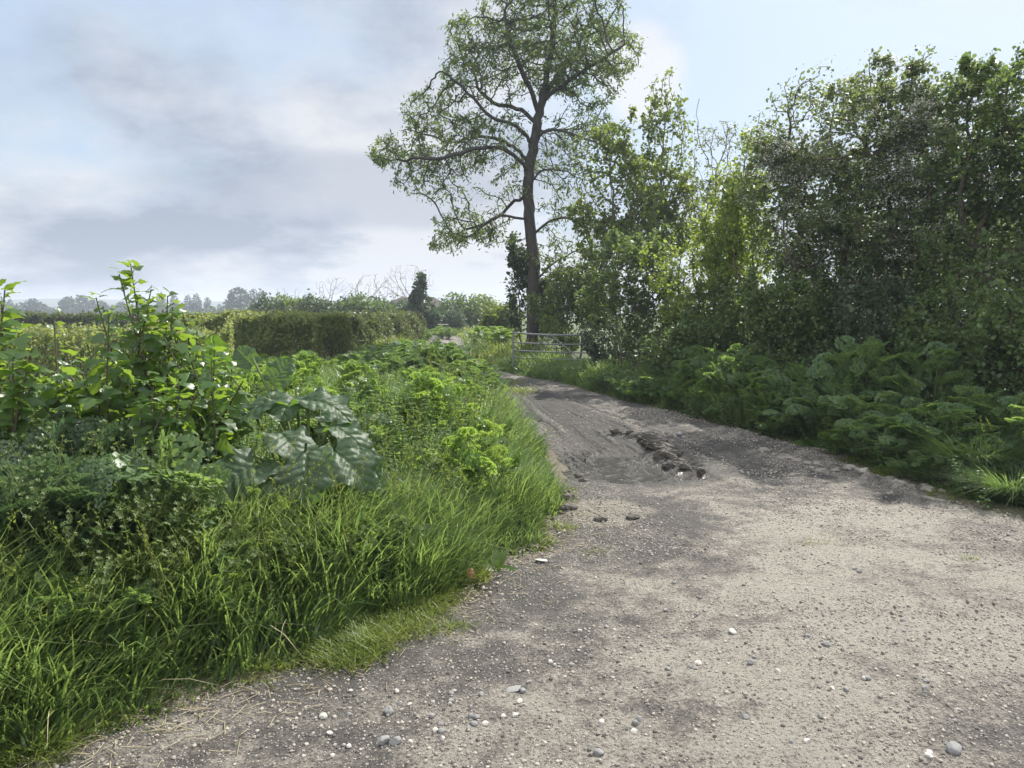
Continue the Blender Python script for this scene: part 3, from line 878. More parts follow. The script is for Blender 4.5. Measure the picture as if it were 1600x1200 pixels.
def make_tree(name, label, cat, loc, ells, natt, step, kill, r0, leaf, leafmat, per, size, spread, seed, trunk=None, bark='twig', sides=6, jit=.15,
              bias=(0, 0, .05), tmpl=DIAMOND, thin=2.2, group=None, droop=.25, blossom=0., shell=.0, stems=1, bfocus=None, expo=2.3, crown_name='crown', drop=0., dense=0, base_r=None, clump=.9, qshell=.2):
    """ells and trunk in metres relative to loc"""
    r = np.random.default_rng(seed)
    att = ell_points(ells, natt, r, shell)
    nodes = []; par = []
    if trunk is None:
        low = min(e[0][2] - e[1][2] for e in ells)
        for s in range(stems):
            a = r.random() * 6.28; off = np.array([math.cos(a), math.sin(a), 0]) * (.0 if stems == 1 else .12 + .25 * r.random())
            k0 = len(nodes)
            nodes.append(off + [0, 0, -.15]); par.append(-1)
            top = max(.4, low * .8)
            m = max(2, int(top / step))
            for q in range(1, m + 1):
                nodes.append(off * (1 + q * .25) + [.05 * r.normal(), .05 * r.normal(), top * q / m]); par.append(len(nodes) - 2)
    else:
        for ln in trunk:               # each: (points, attach index or -1)
            pts = np.array(ln[0], float)
            seglen = np.linalg.norm(np.diff(pts, axis=0), axis=1).sum()
            q = spline(pts, max(3, int(seglen / step) + 1))
            if ln[1] < 0:
                nodes.append(q[0]); par.append(-1)
                prev = 0
            else:
                dd = np.linalg.norm(np.array(nodes) - q[0], axis=1); prev = int(dd.argmin())
            for p in q[1:]:
                nodes.append(p + r.normal(size=3) * step * .10); par.append(prev); prev = len(nodes) - 1
    P, par = colonize(att, nodes, par, step, kill, jit=jit, bias=bias, r=r)
    # order guarantees parents first
    rad, nch = radii(P, par, r0, expo)
    if base_r is not None:
        rad = r0 * (rad / r0) ** (math.log(base_r / r0) / math.log(rad[0] / r0))
    root = thing(name, label, cat, loc, group)
    mb = MB(); branch_mesh(mb, P, par, rad, sides)
    if dense:
        Q = ell_points(ells, int(dense * 1.5), r, qshell)
        Q = Q[Q[:, 2] > .05]
        cl = fbm(Q[:, 0] * 1.9 + Q[:, 1] * 1.1, Q[:, 2] * 1.9 - Q[:, 1] * .9, seed + 3, 3)
        Q = Q[r.random(len(Q)) < sstep(-.22 * clump, .25, cl)]
        kd = KDTree(len(P))
        for i_, p_ in enumerate(P): kd.insert(p_, i_)
        kd.balance()
        near = np.array([kd.find(q_)[1] for q_ in Q]); A0 = P[near]
        dq = np.linalg.norm(Q - A0, axis=1); ok = dq < max(.6, 3.5 * step)
        Q, A0, dq = Q[ok], A0[ok], dq[ok]
        mid_ = (Q + A0) / 2 + r.normal(size=Q.shape) * dq[:, None] * .12
        # thin three sided twigs
        tt = nrm(Q - A0); xx = nrm(np.cross(tt, np.array([.83, .53, .16]))); yy = np.cross(tt, xx)
        an = np.array([0, 2.094, 4.189]); tr_ = r0 * .6
        ring = np.cos(an)[None, :, None] * xx[:, None] + np.sin(an)[None, :, None] * yy[:, None]
        VV = np.stack([A0[:, None] + ring * tr_, mid_[:, None] + ring * tr_ * .7, Q[:, None] + ring * tr_ * .3], 1).reshape(-1, 3)
        f_ = np.array([(a_, b_, b_ + 3, a_ + 3) for o_ in (0, 3) for a_, b_ in ((o_, o_ + 1), (o_ + 1, o_ + 2), (o_ + 2, o_))])
        mb.add(VV, (f_[None] + (np.arange(len(Q)) * 9)[:, None, None]).reshape(-1, 4), rnd=.5)
    mb.build('trunk', M[bark], root)
    if per > 0:
        tips = np.flatnonzero((rad < r0 * thin) & (par >= 0))
        if drop > 0:
            keep = (fbm(P[tips][:, 0] * .9 + P[tips][:, 1] * .7, P[tips][:, 2] * .9 - P[tips][:, 1] * .4, seed, 2) > -1 + 2 * drop * .5 - .25) & (r.random(len(tips)) > drop * .4)
            tips = tips[keep]
        dirs = nrm(P[tips] - P[par[tips]])
        lb = MB(); leaf_cluster(lb, tmpl, P[tips], dirs, per, size, spread, r, droop)
        if dense:
            for t0_, t1_, frac in ((.25, .7, .4), (.6, 1.05, .8)):
                kk = max(1, int(per * frac))
                tq = t0_ + (t1_ - t0_) * r.random((len(Q) * kk, 1))
                a_, m_, q_ = (np.repeat(v_, kk, 0) for v_ in (A0, mid_, Q))
                pts_ = a_ * (1 - tq) ** 2 + 2 * m_ * tq * (1 - tq) + q_ * tq ** 2
                leaf_cluster(lb, tmpl, pts_, np.repeat(tt, kk, 0), 1, size, spread * .42, r, droop)
            P = np.vstack([P, Q]); par = np.concatenate([par, near[ok]]); rad = np.concatenate([rad, np.full(len(Q), r0)])
            tips = np.concatenate([tips, np.arange(len(P) - len(Q), len(P))])
        lb.build(crown_name, M[leafmat], root)
        if blossom > 0:
            sel = fbm(P[tips][:, 0] * .8 + 3.1 * P[tips][:, 1], P[tips][:, 2] * .8 + P[tips][:, 1], seed + 5, 2)
            out = (rad[tips] < r0 * 1.3) & (P[tips][:, 1] < np.quantile(P[tips][:, 1], .55))
            if bfocus is not None:
                w = np.zeros(len(tips))
                for c, rr, k in bfocus:
                    w = np.maximum(w, k * np.exp(-(((P[tips] - np.array(c)) ** 2).sum(1) / rr ** 2)))
                pick = r.random(len(tips)) < np.clip(w * .95 + .03, 0, 1) * blossom
            else:
                pick = (sel > .25 - .4 * blossom) & (r.random(len(tips)) < blossom)
            T = tips[pick & out]
            if len(T):
                bb = MB(); dirs2 = nrm(P[T] - P[par[T]])
                k = 46
                n = len(T) * k
                base = np.repeat(P[T] + dirs2 * .03, k, 0) + r.normal(size=(n, 3)) * np.array([.07, .07, .035])
                base[:, 2] += .03
                scatter(bb, (DIAMOND[0] * np.array([1.5, 1, 1]), DIAMOND[1]), base, rand_dirs(n, r) * np.array([1, 1, .5]), nrm(rand_dirs(n, r) * .5 + [0, 0, 1]), .020 + .010 * r.random(n), r=r)
                bb.build('blossom', M['blossom'], root)
    return root


def rel(px, py, D, base, dy=0.):
    return PX(px, py, D) + np.array([0, dy, 0]) - base


def px_ells(lst, D, base, minr=.5, depth=1.0, sat=0):
    """(px,py,rx,ry[,w]) -> ellipsoids that are as deep as they are wide"""
    out = []
    for e in lst:
        px, py, rx, ry = e[:4]; w = e[4] if len(e) > 4 else 1.
        dy = e[5] if len(e) > 5 else 0.
        k = D / 1200.
        c = PX(px, py, D) + np.array([0, dy, 0]) - base
        R3 = (rx * k, max(minr, rx * k * depth), ry * k)
        out.append((c, R3, w))
        for q in range(sat):
            d_ = rand_dirs(1, rng)[0]; d_[2] = d_[2] * .7 + .35
            f = .22 + .22 * rng.random()
            cc = c + d_ * np.array(R3) * (.92 + .22 * rng.random())
            if d_[2] > .35:
                out.append((cc + np.array([0, 0, .12 * R3[2]]), (R3[0] * .13, R3[1] * .13, R3[2] * (.40 + .40 * rng.random())), 1.6))
            else:
                out.append((cc, (R3[0] * f, R3[1] * f, R3[2] * f), w * .8))
    return out


# ------------------------------------------------------------------ the ash
def build_ash():
    D = 25.
    b = np.array([LX(831, D), D, 0.]); b[2] = gz(b[0], b[1])

    def q(px, py, dy=0.):
        return PX(px, py, D) + np.array([0, dy, 0]) - b
    trunk = [
        ([(0, 0, -.2), q(832, 480), q(835, 430), q(831, 380), q(826, 320), q(826, 275), q(834, 225), q(840, 190), q(850, 140), q(858, 95, .3), q(866, 40, .4), q(872, -20, .5)], -1),
        ([q(826, 270), q(808, 250, -.3), q(780, 238, -.7), q(745, 245, -1.1), q(700, 258, -1.3), q(655, 262, -1.4)], 0),
        ([q(827, 258), q(812, 232, .4), q(785, 212, .8), q(745, 200, 1.2), q(700, 205, 1.6)], 0),
        ([q(832, 225), q(810, 205, -.5), q(770, 195, -1.), q(730, 160, -1.5), q(700, 140, -1.8)], 0),
        ([q(838, 195), q(815, 165, .5), q(775, 150, .9), q(745, 120, 1.2), q(735, 80, 1.4)], 0),
        ([q(842, 180), q(825, 140, -.6), q(800, 90, -1.), q(790, 40, -1.2)], 0),
        ([q(848, 150), q(870, 115, .5), q(900, 75, .9), q(920, 30, 1.1)], 0),
        ([q(846, 160), q(880, 140, -.6), q(925, 115, -1.1), q(965, 95, -1.4)], 0),
        ([q(838, 205), q(870, 195, .7), q(910, 185, 1.4), q(945, 190, 1.8)], 0),
        ([q(836, 215), q(862, 212, -.7), q(895, 225, -1.2), q(930, 240, -1.4)], 0),
        ([q(829, 285), q(850, 270, -.4), q(880, 275, -.9), q(905, 290, -1.2)], 0),
        ([q(826, 308), q(805, 310, .3), q(785, 330, .5), q(760, 345, .7), q(725, 355, .9), q(695, 365, 1.)], 0),
        ([q(828, 345), q(800, 340, -.4), q(775, 345, -.8), q(740, 372, -1.)], 0),
        ([q(838, 365), q(852, 350, -.3), q(875, 344, -.6), q(898, 352, -.9), q(915, 365, -1.)], 0),
        ([q(838, 437), q(855, 420, -.6), q(885, 403, -1.2), q(925, 392, -1.8), q(960, 392, -2.2)], 0),
    ]
    E = px_ells([(865, 20, 118, 55), (880, -45, 95, 50), (850, 90, 120, 50, .9), (760, 110, 70, 52), (735, 65, 40, 40, .8), (700, 175, 65, 45), (660, 175, 35, 30, .8), (630, 238, 58, 28), (655, 285, 42, 26, .9), (700, 250, 60, 40, .8),
                 (770, 215, 55, 45, .7), (715, 290, 35, 25, .6), (735, 350, 60, 26), (700, 380, 32, 14), (770, 370, 35, 18, .7), (925, 120, 55, 48), (972, 85, 34, 34, .9), (905, 200, 50, 42, .8), (940, 215, 28, 30, .5), (870, 260, 55, 35, .5),
                 (880, 320, 40, 26, .5), (935, 400, 40, 20, .4), (800, 290, 40, 30, .35), (885, 375, 45, 22, .5), (850, 400, 30, 20, .3)], D, b, 1.3, .95)
    root = make_tree('ash_tree', 'tall open crowned ash tree standing alone behind the metal gate', 'tree', b, E, 4200, .20, .27, .0125, True, 'ash_leaf', 11, .10, .095, 11,
                     trunk=trunk, bark='ash_bark', sides=9, jit=.20, bias=(0, 0, .02), tmpl=blade(3, [.05, .19, .0], .2, .1), thin=2.0, droop=.35, expo=2.45, drop=.25, dense=4300, base_r=.185, clump=.15, qshell=.5)
    return root


def build_leafy(name, label, cat, D, lst, natt, seed, leafmat='shrub_leaf', per=7, size=.06, spread=.07, step=.16, kill=.2, r0=.006, base_px=None, blossom=0., stems=3, minr=.6,
                depth=.9, group=None, tmpl=ROUND, bark='twig', jit=.2, thin=2.2, bfocus_px=None, crown_name='crown', drop=0., sides=5, trunk_px=None, dense=None, base_r=None, clump=1., sat=8):
    dense = int(natt * .8) if dense is None else dense
    bx = base_px if base_px is not None else lst[0][0]
    b = np.array([LX(bx, D), D, 0.]); b[2] = gz(b[0], b[1])
    E = px_ells(lst, D, b, minr, depth, sat)
    # nothing below ground
    E = [(np.array([c[0], c[1], max(c[2], .25)]), r_, w) for c, r_, w in E]
    bf = None
    if bfocus_px:
        bf = [(rel(p[0], p[1], D, b, -.5), p[2] * D / 1200., p[3]) for p in bfocus_px]
    tr = None
    if trunk_px is not None:
        tr = []
        for i, ln in enumerate(trunk_px):
            pts = [rel(p[0], p[1], D, b, p[2] if len(p) > 2 else 0.) for p in ln]
            if i == 0: pts = [np.array([0, 0, -.2])] + pts
            tr.append((pts, -1 if i == 0 else 0))
    return make_tree(name, label, cat, b, E, natt, step, kill, r0, True, leafmat, per, size, spread, seed, bark=bark, sides=sides, jit=jit, tmpl=tmpl, thin=thin, group=group, blossom=blossom,
                     stems=stems, bfocus=bf, crown_name=crown_name, drop=drop, trunk=tr, dense=dense, base_r=base_r, clump=clump)


def build_right_trees():
    # far to near along the right side of the lane
    build_leafy('field_maple', 'yellowish green open tree just right of the tall ash', 'tree', 21.5, [(955, 270, 50, 45), (930, 330, 45, 40), (985, 320, 50, 50), (960, 215, 30, 26), (960, 390, 60, 40, .8)], 1500, 31, 'olive_leaf', 7, .085, .09, .2, .27, .008, 960, stems=1, drop=.25, jit=.22)
    build_leafy('field_maple', 'taller yellowish green tree with pointed top beside the bare tree', 'tree', 23., [(1040, 215, 42, 60), (1030, 290, 60, 55), (1060, 330, 55, 55), (1020, 370, 60, 50), (1045, 165, 22, 24)], 1700, 32, 'olive_leaf', 7, .085, .09, .21, .28, .008, 1040, stems=1, drop=.25, jit=.22)
    build_leafy('bare_tree', 'nearly leafless slender tree in the gap before the hawthorns', 'tree', 20., [(1122, 240, 46, 55), (1130, 300, 52, 50), (1110, 330, 45, 50, .8)], 1300, 33, 'olive_leaf', 1, .05, .05, .2, .27, .007, 1125, stems=1, drop=.6, jit=.2)
    build_leafy('sunlit_shrub', 'bright yellow green sunlit shrub below the bare tree', 'shrub', 16., [(1120, 395, 62, 60), (1060, 430, 50, 50), (1160, 430, 45, 60), (1110, 480, 80, 50, .8), (1130, 345, 40, 30, .7)], 1500, 34, 'bright_leaf', 9, .055, .075, .15, .2, .005, 1110, stems=6)
    build_leafy('elder_shrub', 'mid green rounded shrub right of the overgrown gate', 'shrub', 17., [(1010, 430, 60, 50), (960, 470, 60, 40), (1040, 520, 70, 55), (990, 395, 40, 30, .6)], 1500, 35, 'shrub_leaf', 9, .06, .075, .15, .2, .005, 1000, stems=6)
    build_leafy('bramble_bush', 'low dark bramble bush swallowing the right end of the gate', 'bush', 18.2, [(945, 530, 38, 36), (985, 545, 50, 40), (920, 505, 22, 16, .7)], 1000, 36, 'dark_leaf', 10, .06, .06, .13, .16, .004, 955, stems=7, minr=.5)
    build_leafy('dark_shrub', 'deep green shaded shrub filling the hedgerow under the sunlit shrub', 'shrub', 14.2, [(1120, 530, 75, 45), (1060, 560, 50, 32), (1180, 530, 60, 55), (1130, 470, 40, 25, .7)], 1500, 37, 'shrub_leaf', 10, .055, .07, .14, .18, .004, 1120, stems=7, minr=.7)
    build_leafy('hedgerow_tree', 'loose yellow green small tree between the bare tree and the first hawthorn', 'tree', 14.6, [(1158, 345, 50, 60), (1150, 410, 55, 55), (1172, 285, 34, 46, .8), (1120, 380, 36, 40, .6)], 1100, 38, 'bright_leaf', 8, .055, .075, .15, .2, .006, 1160, stems=2, jit=.25, drop=.1)
    # hawthorns
    build_leafy('hawthorn_tree', 'hawthorn in white blossom with crooked bare stems by the gap', 'tree', 12.2,
                [(1250, 215, 66, 62), (1205, 290, 55, 60), (1290, 290, 70, 70), (1240, 370, 70, 60, .8), (1300, 400, 70, 70, .7), (1245, 150, 26, 30, .7), (1310, 170, 40, 40, .8)], 2600, 41, 'haw_leaf', 10, .044, .07, .15, .19, .0055, 1300,
                blossom=.85, stems=3, jit=.28, drop=.2,
                bfocus_px=[(1195, 280, 55, .7), (1240, 260, 60, .6), (1230, 360, 50, .35), (1330, 180, 50, .35)],
                trunk_px=[[(1275, 520), (1235, 440, -.4), (1205, 385, -.6), (1200, 330, -.7)], [(1290, 540), (1290, 430, .3), (1255, 340, .3), (1240, 260, .2), (1235, 190)], [(1290, 500), (1320, 400), (1310, 300), (1300, 220)]])
    build_leafy('hawthorn_tree', 'tallest hawthorn with thick white blossom sprays in its middle', 'tree', 11.2,
                [(1380, 190, 75, 62), (1340, 260, 70, 70), (1430, 270, 75, 80), (1370, 350, 85, 70, .8), (1450, 390, 80, 80, .7), (1410, 140, 35, 26, .8), (1350, 135, 30, 24, .5)], 2800, 42, 'haw_leaf', 10, .044, .07, .15, .19, .0055, 1400,
                blossom=.85, stems=3, jit=.28, drop=.15,
                bfocus_px=[(1400, 200, 62, .8), (1380, 260, 60, .55), (1430, 365, 45, .7), (1345, 430, 40, .3), (1460, 240, 60, .4)],
                trunk_px=[[(1410, 520), (1400, 420), (1395, 330), (1375, 270), (1350, 220)], [(1400, 400), (1430, 320), (1420, 240), (1440, 170)], [(1410, 470), (1460, 380), (1490, 300)]])
    build_leafy('hedgerow_tree', 'leafy yellow green hedgerow tree rising at the right edge', 'tree', 10.2,
                [(1545, 180, 70, 70), (1520, 270, 75, 80), (1600, 280, 80, 90), (1570, 380, 90, 80, .8), (1500, 400, 60, 80, .6), (1500, 130, 30, 26, .7), (1590, 130, 40, 30, .8)], 2600, 43, 'shrub_leaf', 10, .046, .07, .15, .19, .006, 1560,
                blossom=.3, stems=2, jit=.25, drop=.1, bfocus_px=[(1480, 250, 50, .4)],
                trunk_px=[[(1540, 480), (1530, 380), (1550, 310), (1580, 260), (1600, 200)], [(1530, 400), (1500, 320), (1520, 220)]])
    build_leafy('hedgerow_tree', 'hedgerow tree beyond the last hawthorn outside the right edge', 'tree', 9.,
                [(1720, 240, 110, 110), (1700, 380, 110, 110)], 1400, 44, 'shrub_leaf', 8, .06, .08, .17, .23, .006, 1720, stems=3)
    # understorey, dark
    for i, (D, lst, sd, mt, lab) in enumerate((
            (11.6, [(1230, 490, 60, 60), (1290, 520, 60, 55), (1250, 560, 70, 45)], 51, 'shrub_leaf', 'dark leafy shrub at the foot of the blossoming hawthorn by the gap'),
            (10.6, [(1380, 500, 75, 65), (1330, 560, 65, 50), (1430, 560, 65, 50)], 52, 'dark_leaf', 'dark leafy shrub at the foot of the tallest hawthorn'),
            (9.6, [(1500, 510, 80, 80), (1560, 550, 75, 80), (1450, 570, 60, 50)], 53, 'shrub_leaf', 'dark leafy shrub under the tree at the right edge'),
            (8.3, [(1610, 550, 75, 100), (1680, 550, 90, 110)], 54, 'shrub_leaf', 'leafy shrub partly cut by the right edge behind the grass tussock'),
            (13., [(1300, 420, 90, 90), (1400, 430, 90, 90), (1350, 520, 130, 70), (1230, 540, 60, 50)], 55, 'dark_leaf', 'shaded thicket shrub seen between the hawthorn stems'),
            (12.4, [(1500, 420, 110, 110), (1440, 520, 100, 70), (1590, 510, 100, 90)], 56, 'dark_leaf', 'shaded thicket shrub behind the tree at the right edge'))):
        build_leafy('dark_shrub', lab, 'shrub', D, lst, 1500, sd, mt, 12, .044, .075, .15, .2, .0045, None, dense=2200, stems=7, minr=.6, jit=.2)
    # round the ash
    b = build_leafy('ivy_bush', 'dark ivy covered bush leaning against the left side of ash trunk', 'bush', 25.4, [(815, 430, 16, 45), (812, 480, 20, 36), (806, 395, 10, 20, .6), (860, 470, 22, 40), (850, 505, 30, 20)], 900, 61, 'dark_leaf', 10, .09, .09, .17, .2, .006, 822, stems=3, minr=.4)
    build_leafy('dark_shrub', 'dark shrub between ash trunk and the mid green shrub', 'shrub', 23.6, [(900, 450, 50, 40), (880, 490, 45, 30), (930, 480, 40, 40)], 1100, 62, 'shrub_leaf', 9, .075, .09, .18, .23, .005, 900, stems=5)
    build_leafy('thorn_bush', 'pale leaved small thorn bush against the ash foot behind the gate', 'bush', 22.6, [(865, 520, 22, 18), (885, 535, 20, 18)], 420, 63, 'olive_leaf', 8, .07, .06, .13, .16, .004, 872, stems=4, minr=.35)
    build_leafy('lane_bush', 'pale green rounded bush left of the ash along the lane', 'bush', 36., [(785, 495, 26, 20), (770, 505, 20, 14)], 600, 64, 'olive_leaf', 10, .12, .12, .22, .28, .006, 785, stems=5, minr=.5)


# ------------------------------------------------------------------ hedges
def box_hedge(name, label, p0, p1, w, h, n, leafmat, seed, size=.05, z0=0., twigs=500):
    r = np.random.default_rng(seed)
    p0 = np.array(p0, float); p1 = np.array(p1, float)
    L_ = np.linalg.norm(p1 - p0); t = (p1 - p0) / L_; s = np.array([-t[1], t[0]])
    mid = (p0 + p1) / 2
    root = thing(name, label, 'hedge', (mid[0], mid[1], gz(*mid)))
    u = (r.random(n) - .5) * L_
    # near the skin: top or sides
    face = r.random(n)
    hh = h * (1 + .12 * fbm(u * .9, u * 0 + 1.3, seed, 3) + .12 * fbm(u * 4, u * 0 + 7., seed + 3, 3)) + .16 * r.random(n) ** 6
    hh = hh * (1 - .30 * np.exp(-(L_ / 2 - np.abs(u)) / .45))
    ww = w * (1 - .35 * np.exp(-(L_ / 2 - np.abs(u)) / .4)) * (1 + .16 * fbm(u * 1.4, u * 0 + 4.3, seed + 1, 3))
    dep = r.exponential(.06, n)
    v = np.where(face < .45, (r.random(n) - .5) * ww, np.sign(r.random(n) - .5) * (ww / 2 - dep))
    z = np.where(face < .45, hh - dep * 1.0 + .03 * r.normal(size=n), r.random(n) ** .8 * hh)
    v = v * (1 - .30 * np.clip(z / h, 0, 1) ** 3) + .05 * r.normal(size=n)
    v = v + .30 * fbm(u * 1.6, z * 1.8, seed + 9, 3)
    endf = r.random(n) < .10
    u = np.where(endf, np.sign(u) * (L_ / 2 - dep), u)
    P = np.stack([t[0] * u + s[0] * v, t[1] * u + s[1] * v, z + z0], -1)
    outn = np.where((face < .45)[:, None], np.array([0, 0, 1.]), np.stack([s[0] * np.sign(v), s[1] * np.sign(v), .3 + 0 * v], -1))
    d = nrm(outn * .5 + r.normal(size=(n, 3)) * .8)
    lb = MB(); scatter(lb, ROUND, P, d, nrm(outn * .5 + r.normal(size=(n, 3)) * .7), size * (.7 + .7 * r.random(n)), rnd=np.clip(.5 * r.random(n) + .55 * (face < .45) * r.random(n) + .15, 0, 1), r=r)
    lb.build('foliage', M[leafmat], root)
    tb = MB()
    for k in range(twigs):
        uu = (r.random() - .5) * L_ * .98; vv = (r.random() - .5) * w * .75
        p = np.array([t[0] * uu + s[0] * vv, t[1] * uu + s[1] * vv, 0])
        hgt = h * (.75 + .3 * r.random())
        pts = [p + np.array([0, 0, -.1]), p + np.array([.08 * r.normal(), .08 * r.normal(), hgt * .5]), p + np.array([.15 * r.normal(), .15 * r.normal(), hgt])]
        tube(tb, spline(pts, 5), np.linspace(.014, .003, 5), 4, cap=False)
    tb.build('stems', M['twig'], root)
    return root


def build_hedges():
    box_hedge('clipped_hedge', 'bronze leaved clipped hedge, the nearer stretch along the field', (LX(300, 21.5), 22.0), (LX(518, 20.), 20.4), 1.7, 1.22, 46000, 'hedge_leaf', 71, .062, twigs=160)
    box_hedge('clipped_hedge', 'darker clipped hedge stretch running on to the ivy clad tree', (LX(524, 23.5), 24.2), (LX(640, 37.), 37.), 1.4, 1.12, 30000, 'hedge_dark', 72, .075, twigs=400)
    box_hedge('low_hedge', 'low bronze tinted hedge behind the weeds at the left edge', (-14.5, 11.6), (-5.4, 14.8), 3.0, .98, 40000, 'hedge_leaf', 73, .055, twigs=500)
    box_hedge('field_hedge', 'thin dark hedge line at the near edge of green field', (-38, 44.), (-15, 46.), 1.2, 1.1, 30000, 'hedge_dark', 74, .15, twigs=200)


# ------------------------------------------------------------------ distance
def crown_tree(name, ells, n, size, seed, mat, trunk_h, tr=.2):
    """far tree: a few hundred leaf clumps on short limbs"""
    r = np.random.default_rng(seed)
    root = thing(name, 'x', 'tree')
    lb = MB()
    P = ell_points(ells, n, r, .55)
    P += .25 * size * r.normal(size=P.shape)
    d = rand_dirs(len(P), r)
    lump = fbm(P[:, 0] * .8 + P[:, 1], P[:, 2] * .8, seed, 2)
    k = r.random(len(P)) < .75 + .5 * lump
    P, d = P[k], d[k]
    scatter(lb, ROUND, P, d, rand_dirs(len(P), r), size * (.6 + .8 * r.random(len(P))), r=r)
    lb.build('crown', M[mat], root)
    tb = MB()
    tube(tb, spline([(0, 0, -.3), (.1 * tr, 0, trunk_h * .5), (0, .1 * tr, trunk_h)], 6), np.linspace(tr, tr * .6, 6), 7)
    for e in ells:
        tube(tb, spline([(0, 0, trunk_h * .8), (np.array(e[0]) * .6 + np.array([0, 0, trunk_h * .3])), np.array(e[0])], 5), np.linspace(tr * .5, tr * .12, 5), 5)
    tb.build('trunk', M['twig'], root)
    return Kind(root)


def build_far():
    round_t = crown_tree('broadleaf_tree', [((0, 0, 5.6), (3.2, 3., 3.6), 1), ((-2.2, .4, 4.2), (2.2, 2., 2.4), 1), ((2.3, -.3, 4.4), (2.2, 2., 2.6), 1)], 1500, .7, 201, 'far_leaf', 3.)
    wide_t = crown_tree('broadleaf_tree', [((0, 0, 4.), (3., 3., 2.8), 1), ((-3.4, .4, 3.4), (2.6, 2., 2.2), 1), ((3.3, -.3, 3.6), (2.6, 2., 2.4), 1), ((1, 0, 5.5), (2, 2, 1.8), 1)], 1500, .7, 202, 'far_leaf', 2.2)
    tall_t = crown_tree('poplar_tree', [((0, 0, 6.5), (2.0, 2., 5.2), 1), ((.8, .4, 4.), (2.0, 1.8, 3.4), 1), ((-.9, 0, 5), (1.5, 1.5, 3.6), 1)], 1300, .65, 203, 'far_leaf', 3.)
    g = 'distant trees along the far side of the field'

    def at(kind, px, D, htop_py, nat, lab, grp=g):
        h = CAM_H + (488 - htop_py) * D / 1200.
        kind.put((LX(px, D), D, 0), rng.random() * 6.28, h / nat, lab, grp)
    lab = 'hazy broad tree in the distant line beyond the field'
    lab2 = 'hazy narrow tree in the distant line beyond the field'
    for px, D, py in ((-40, 300, 462), (5, 320, 470), (110, 300, 464), (135, 310, 462), (190, 330, 472), (225, 300, 470), (160, 320, 470), (-5, 290, 476), (75, 330, 476), (300, 300, 474)):
        at(wide_t, px, D, py, 7.3, lab)
    at(wide_t, 52, 290, 467, 7.3, 'rounded hazy tree standing apart under the blue hills', None)
    for px, D, py in ((20, 320, 468), (255, 300, 458), (275, 300, 460), (297, 310, 462), (310, 300, 460), (327, 310, 465), (345, 330, 475)):
        at(tall_t, px, D, py, 11.5, lab2)
    at(round_t, 375, 260, 450, 9.2, 'dense round topped distant tree above the clipped hedge', None)
    at(tall_t, 399, 270, 452, 11.5, 'left of two slim distant trees beside the round topped tree', None)
    at(tall_t, 412, 265, 454, 11.5, 'right of two slim distant trees beside the round topped tree', None)
    at(wide_t, 357, 270, 474, 7.3, 'small bushy tree at the foot of the round topped distant tree', None)
    # dark hedge line under the far trees
    for px in range(-60, 360, 22):
        D = 285 + 10 * rng.random()
        wide_t.put((LX(px, D), D, -1.2), rng.random() * 6.28, .55 + .1 * rng.random(), 'low dark bush in the boundary line below the distant trees', 'boundary bushes below the distant trees', sz=.62 + .1 * rng.random())
    # overgrown hedgerow beyond the clipped hedge
    shr = []
    for k, (mt, sd) in enumerate((('shrub_leaf', 301), ('dark_leaf', 302), ('olive_leaf', 303))):
        root = make_tree('hedgerow_shrub', 'x', 'shrub', (0, 0, 0), [((0, 0, 1.5), (1.5, 1.3, 1.3), 1), ((-.9, .2, 1.2), (1.0, .9, 1.1), 1), ((.9, -.2, 1.3), (1.1, .9, 1.2), 1)], 700, .22, .28, .008, True, mt, 10, .15, .13, sd, stems=5, tmpl=ROUND)
        shr.append(Kind(root))
    g2 = 'shrubs of the overgrown hedgerow beyond the clipped hedge'
    labs = ('mid green shrub in the overgrown row beyond the clipped hedge', 'dark shrub in the overgrown row beyond the clipped hedge', 'pale green shrub in the overgrown row beyond the clipped hedge')
    for i, (px, D, py, k) in enumerate(((425, 56, 462, 1), (440, 57, 462, 0), (458, 56, 465, 2), (475, 58, 466, 0), (492, 56, 462, 1), (510, 58, 468, 0), (530, 57, 466, 1), (548, 56, 464, 0), (566, 57, 462, 0), (584, 58, 466, 1), (602, 57, 470, 0), (620, 58, 472, 1), (636, 60, 470, 1))):
        h = CAM_H + (488 - py) * D / 1200.
        shr[k].put((LX(px, D), D + rng.normal(), 0), rng.random() * 6.28, h / 2.75, labs[k], g2)
    shr[2].put((LX(752, 62), 62, 0), 1.2, 1.15, 'rounded grey green bush, right one of the pair at the lane end', None)
    shr[0].put((LX(714, 60), 60, 0), .4, 1.12, 'rounded dark green bush, left one of the pair at the lane end', None)
    shr[1].put((LX(710, 56), 56, .3), 2.4, .62, 'small dark bush in front of the pair at the lane end', None)
    # bare trees
    for i, (px, D, py, lab) in enumerate(((525, 62, 432, 'bare pale tree with thin upright twigs, leftmost above the overgrown row'), (580, 62, 426, 'bare pale tree fanning out in the middle of overgrown row'),
                                          (606, 64, 440, 'small bare tree between the fanned tree and the ivy clad tree'), (638, 60, 414, 'large bare dead tree spreading behind the ivy clad tree'),
                                          (440, 62, 446, 'short bare sapling at the left end of overgrown row'), (468, 62, 448, 'short bare sapling inside the overgrown row'), (790, 58, 462, 'bare twiggy sapling seen just left of the ash ivy'))):
        h = CAM_H + (488 - py) * D / 1200.
        sp_ = h * (.42 if i < 4 else .2)
        make_tree('bare_tree', lab, 'tree', (LX(px, D), D, 0), [((0, 0, h * .72), (sp_, sp_ * .8, h * .30), 1)], 220 if i < 4 else 90, .25, .33, .012, True, 'olive_leaf', 0, .1, .1, 400 + i, stems=2, bark='dead_twig', sides=4, bias=(0, 0, .25), jit=.12, shell=.3)
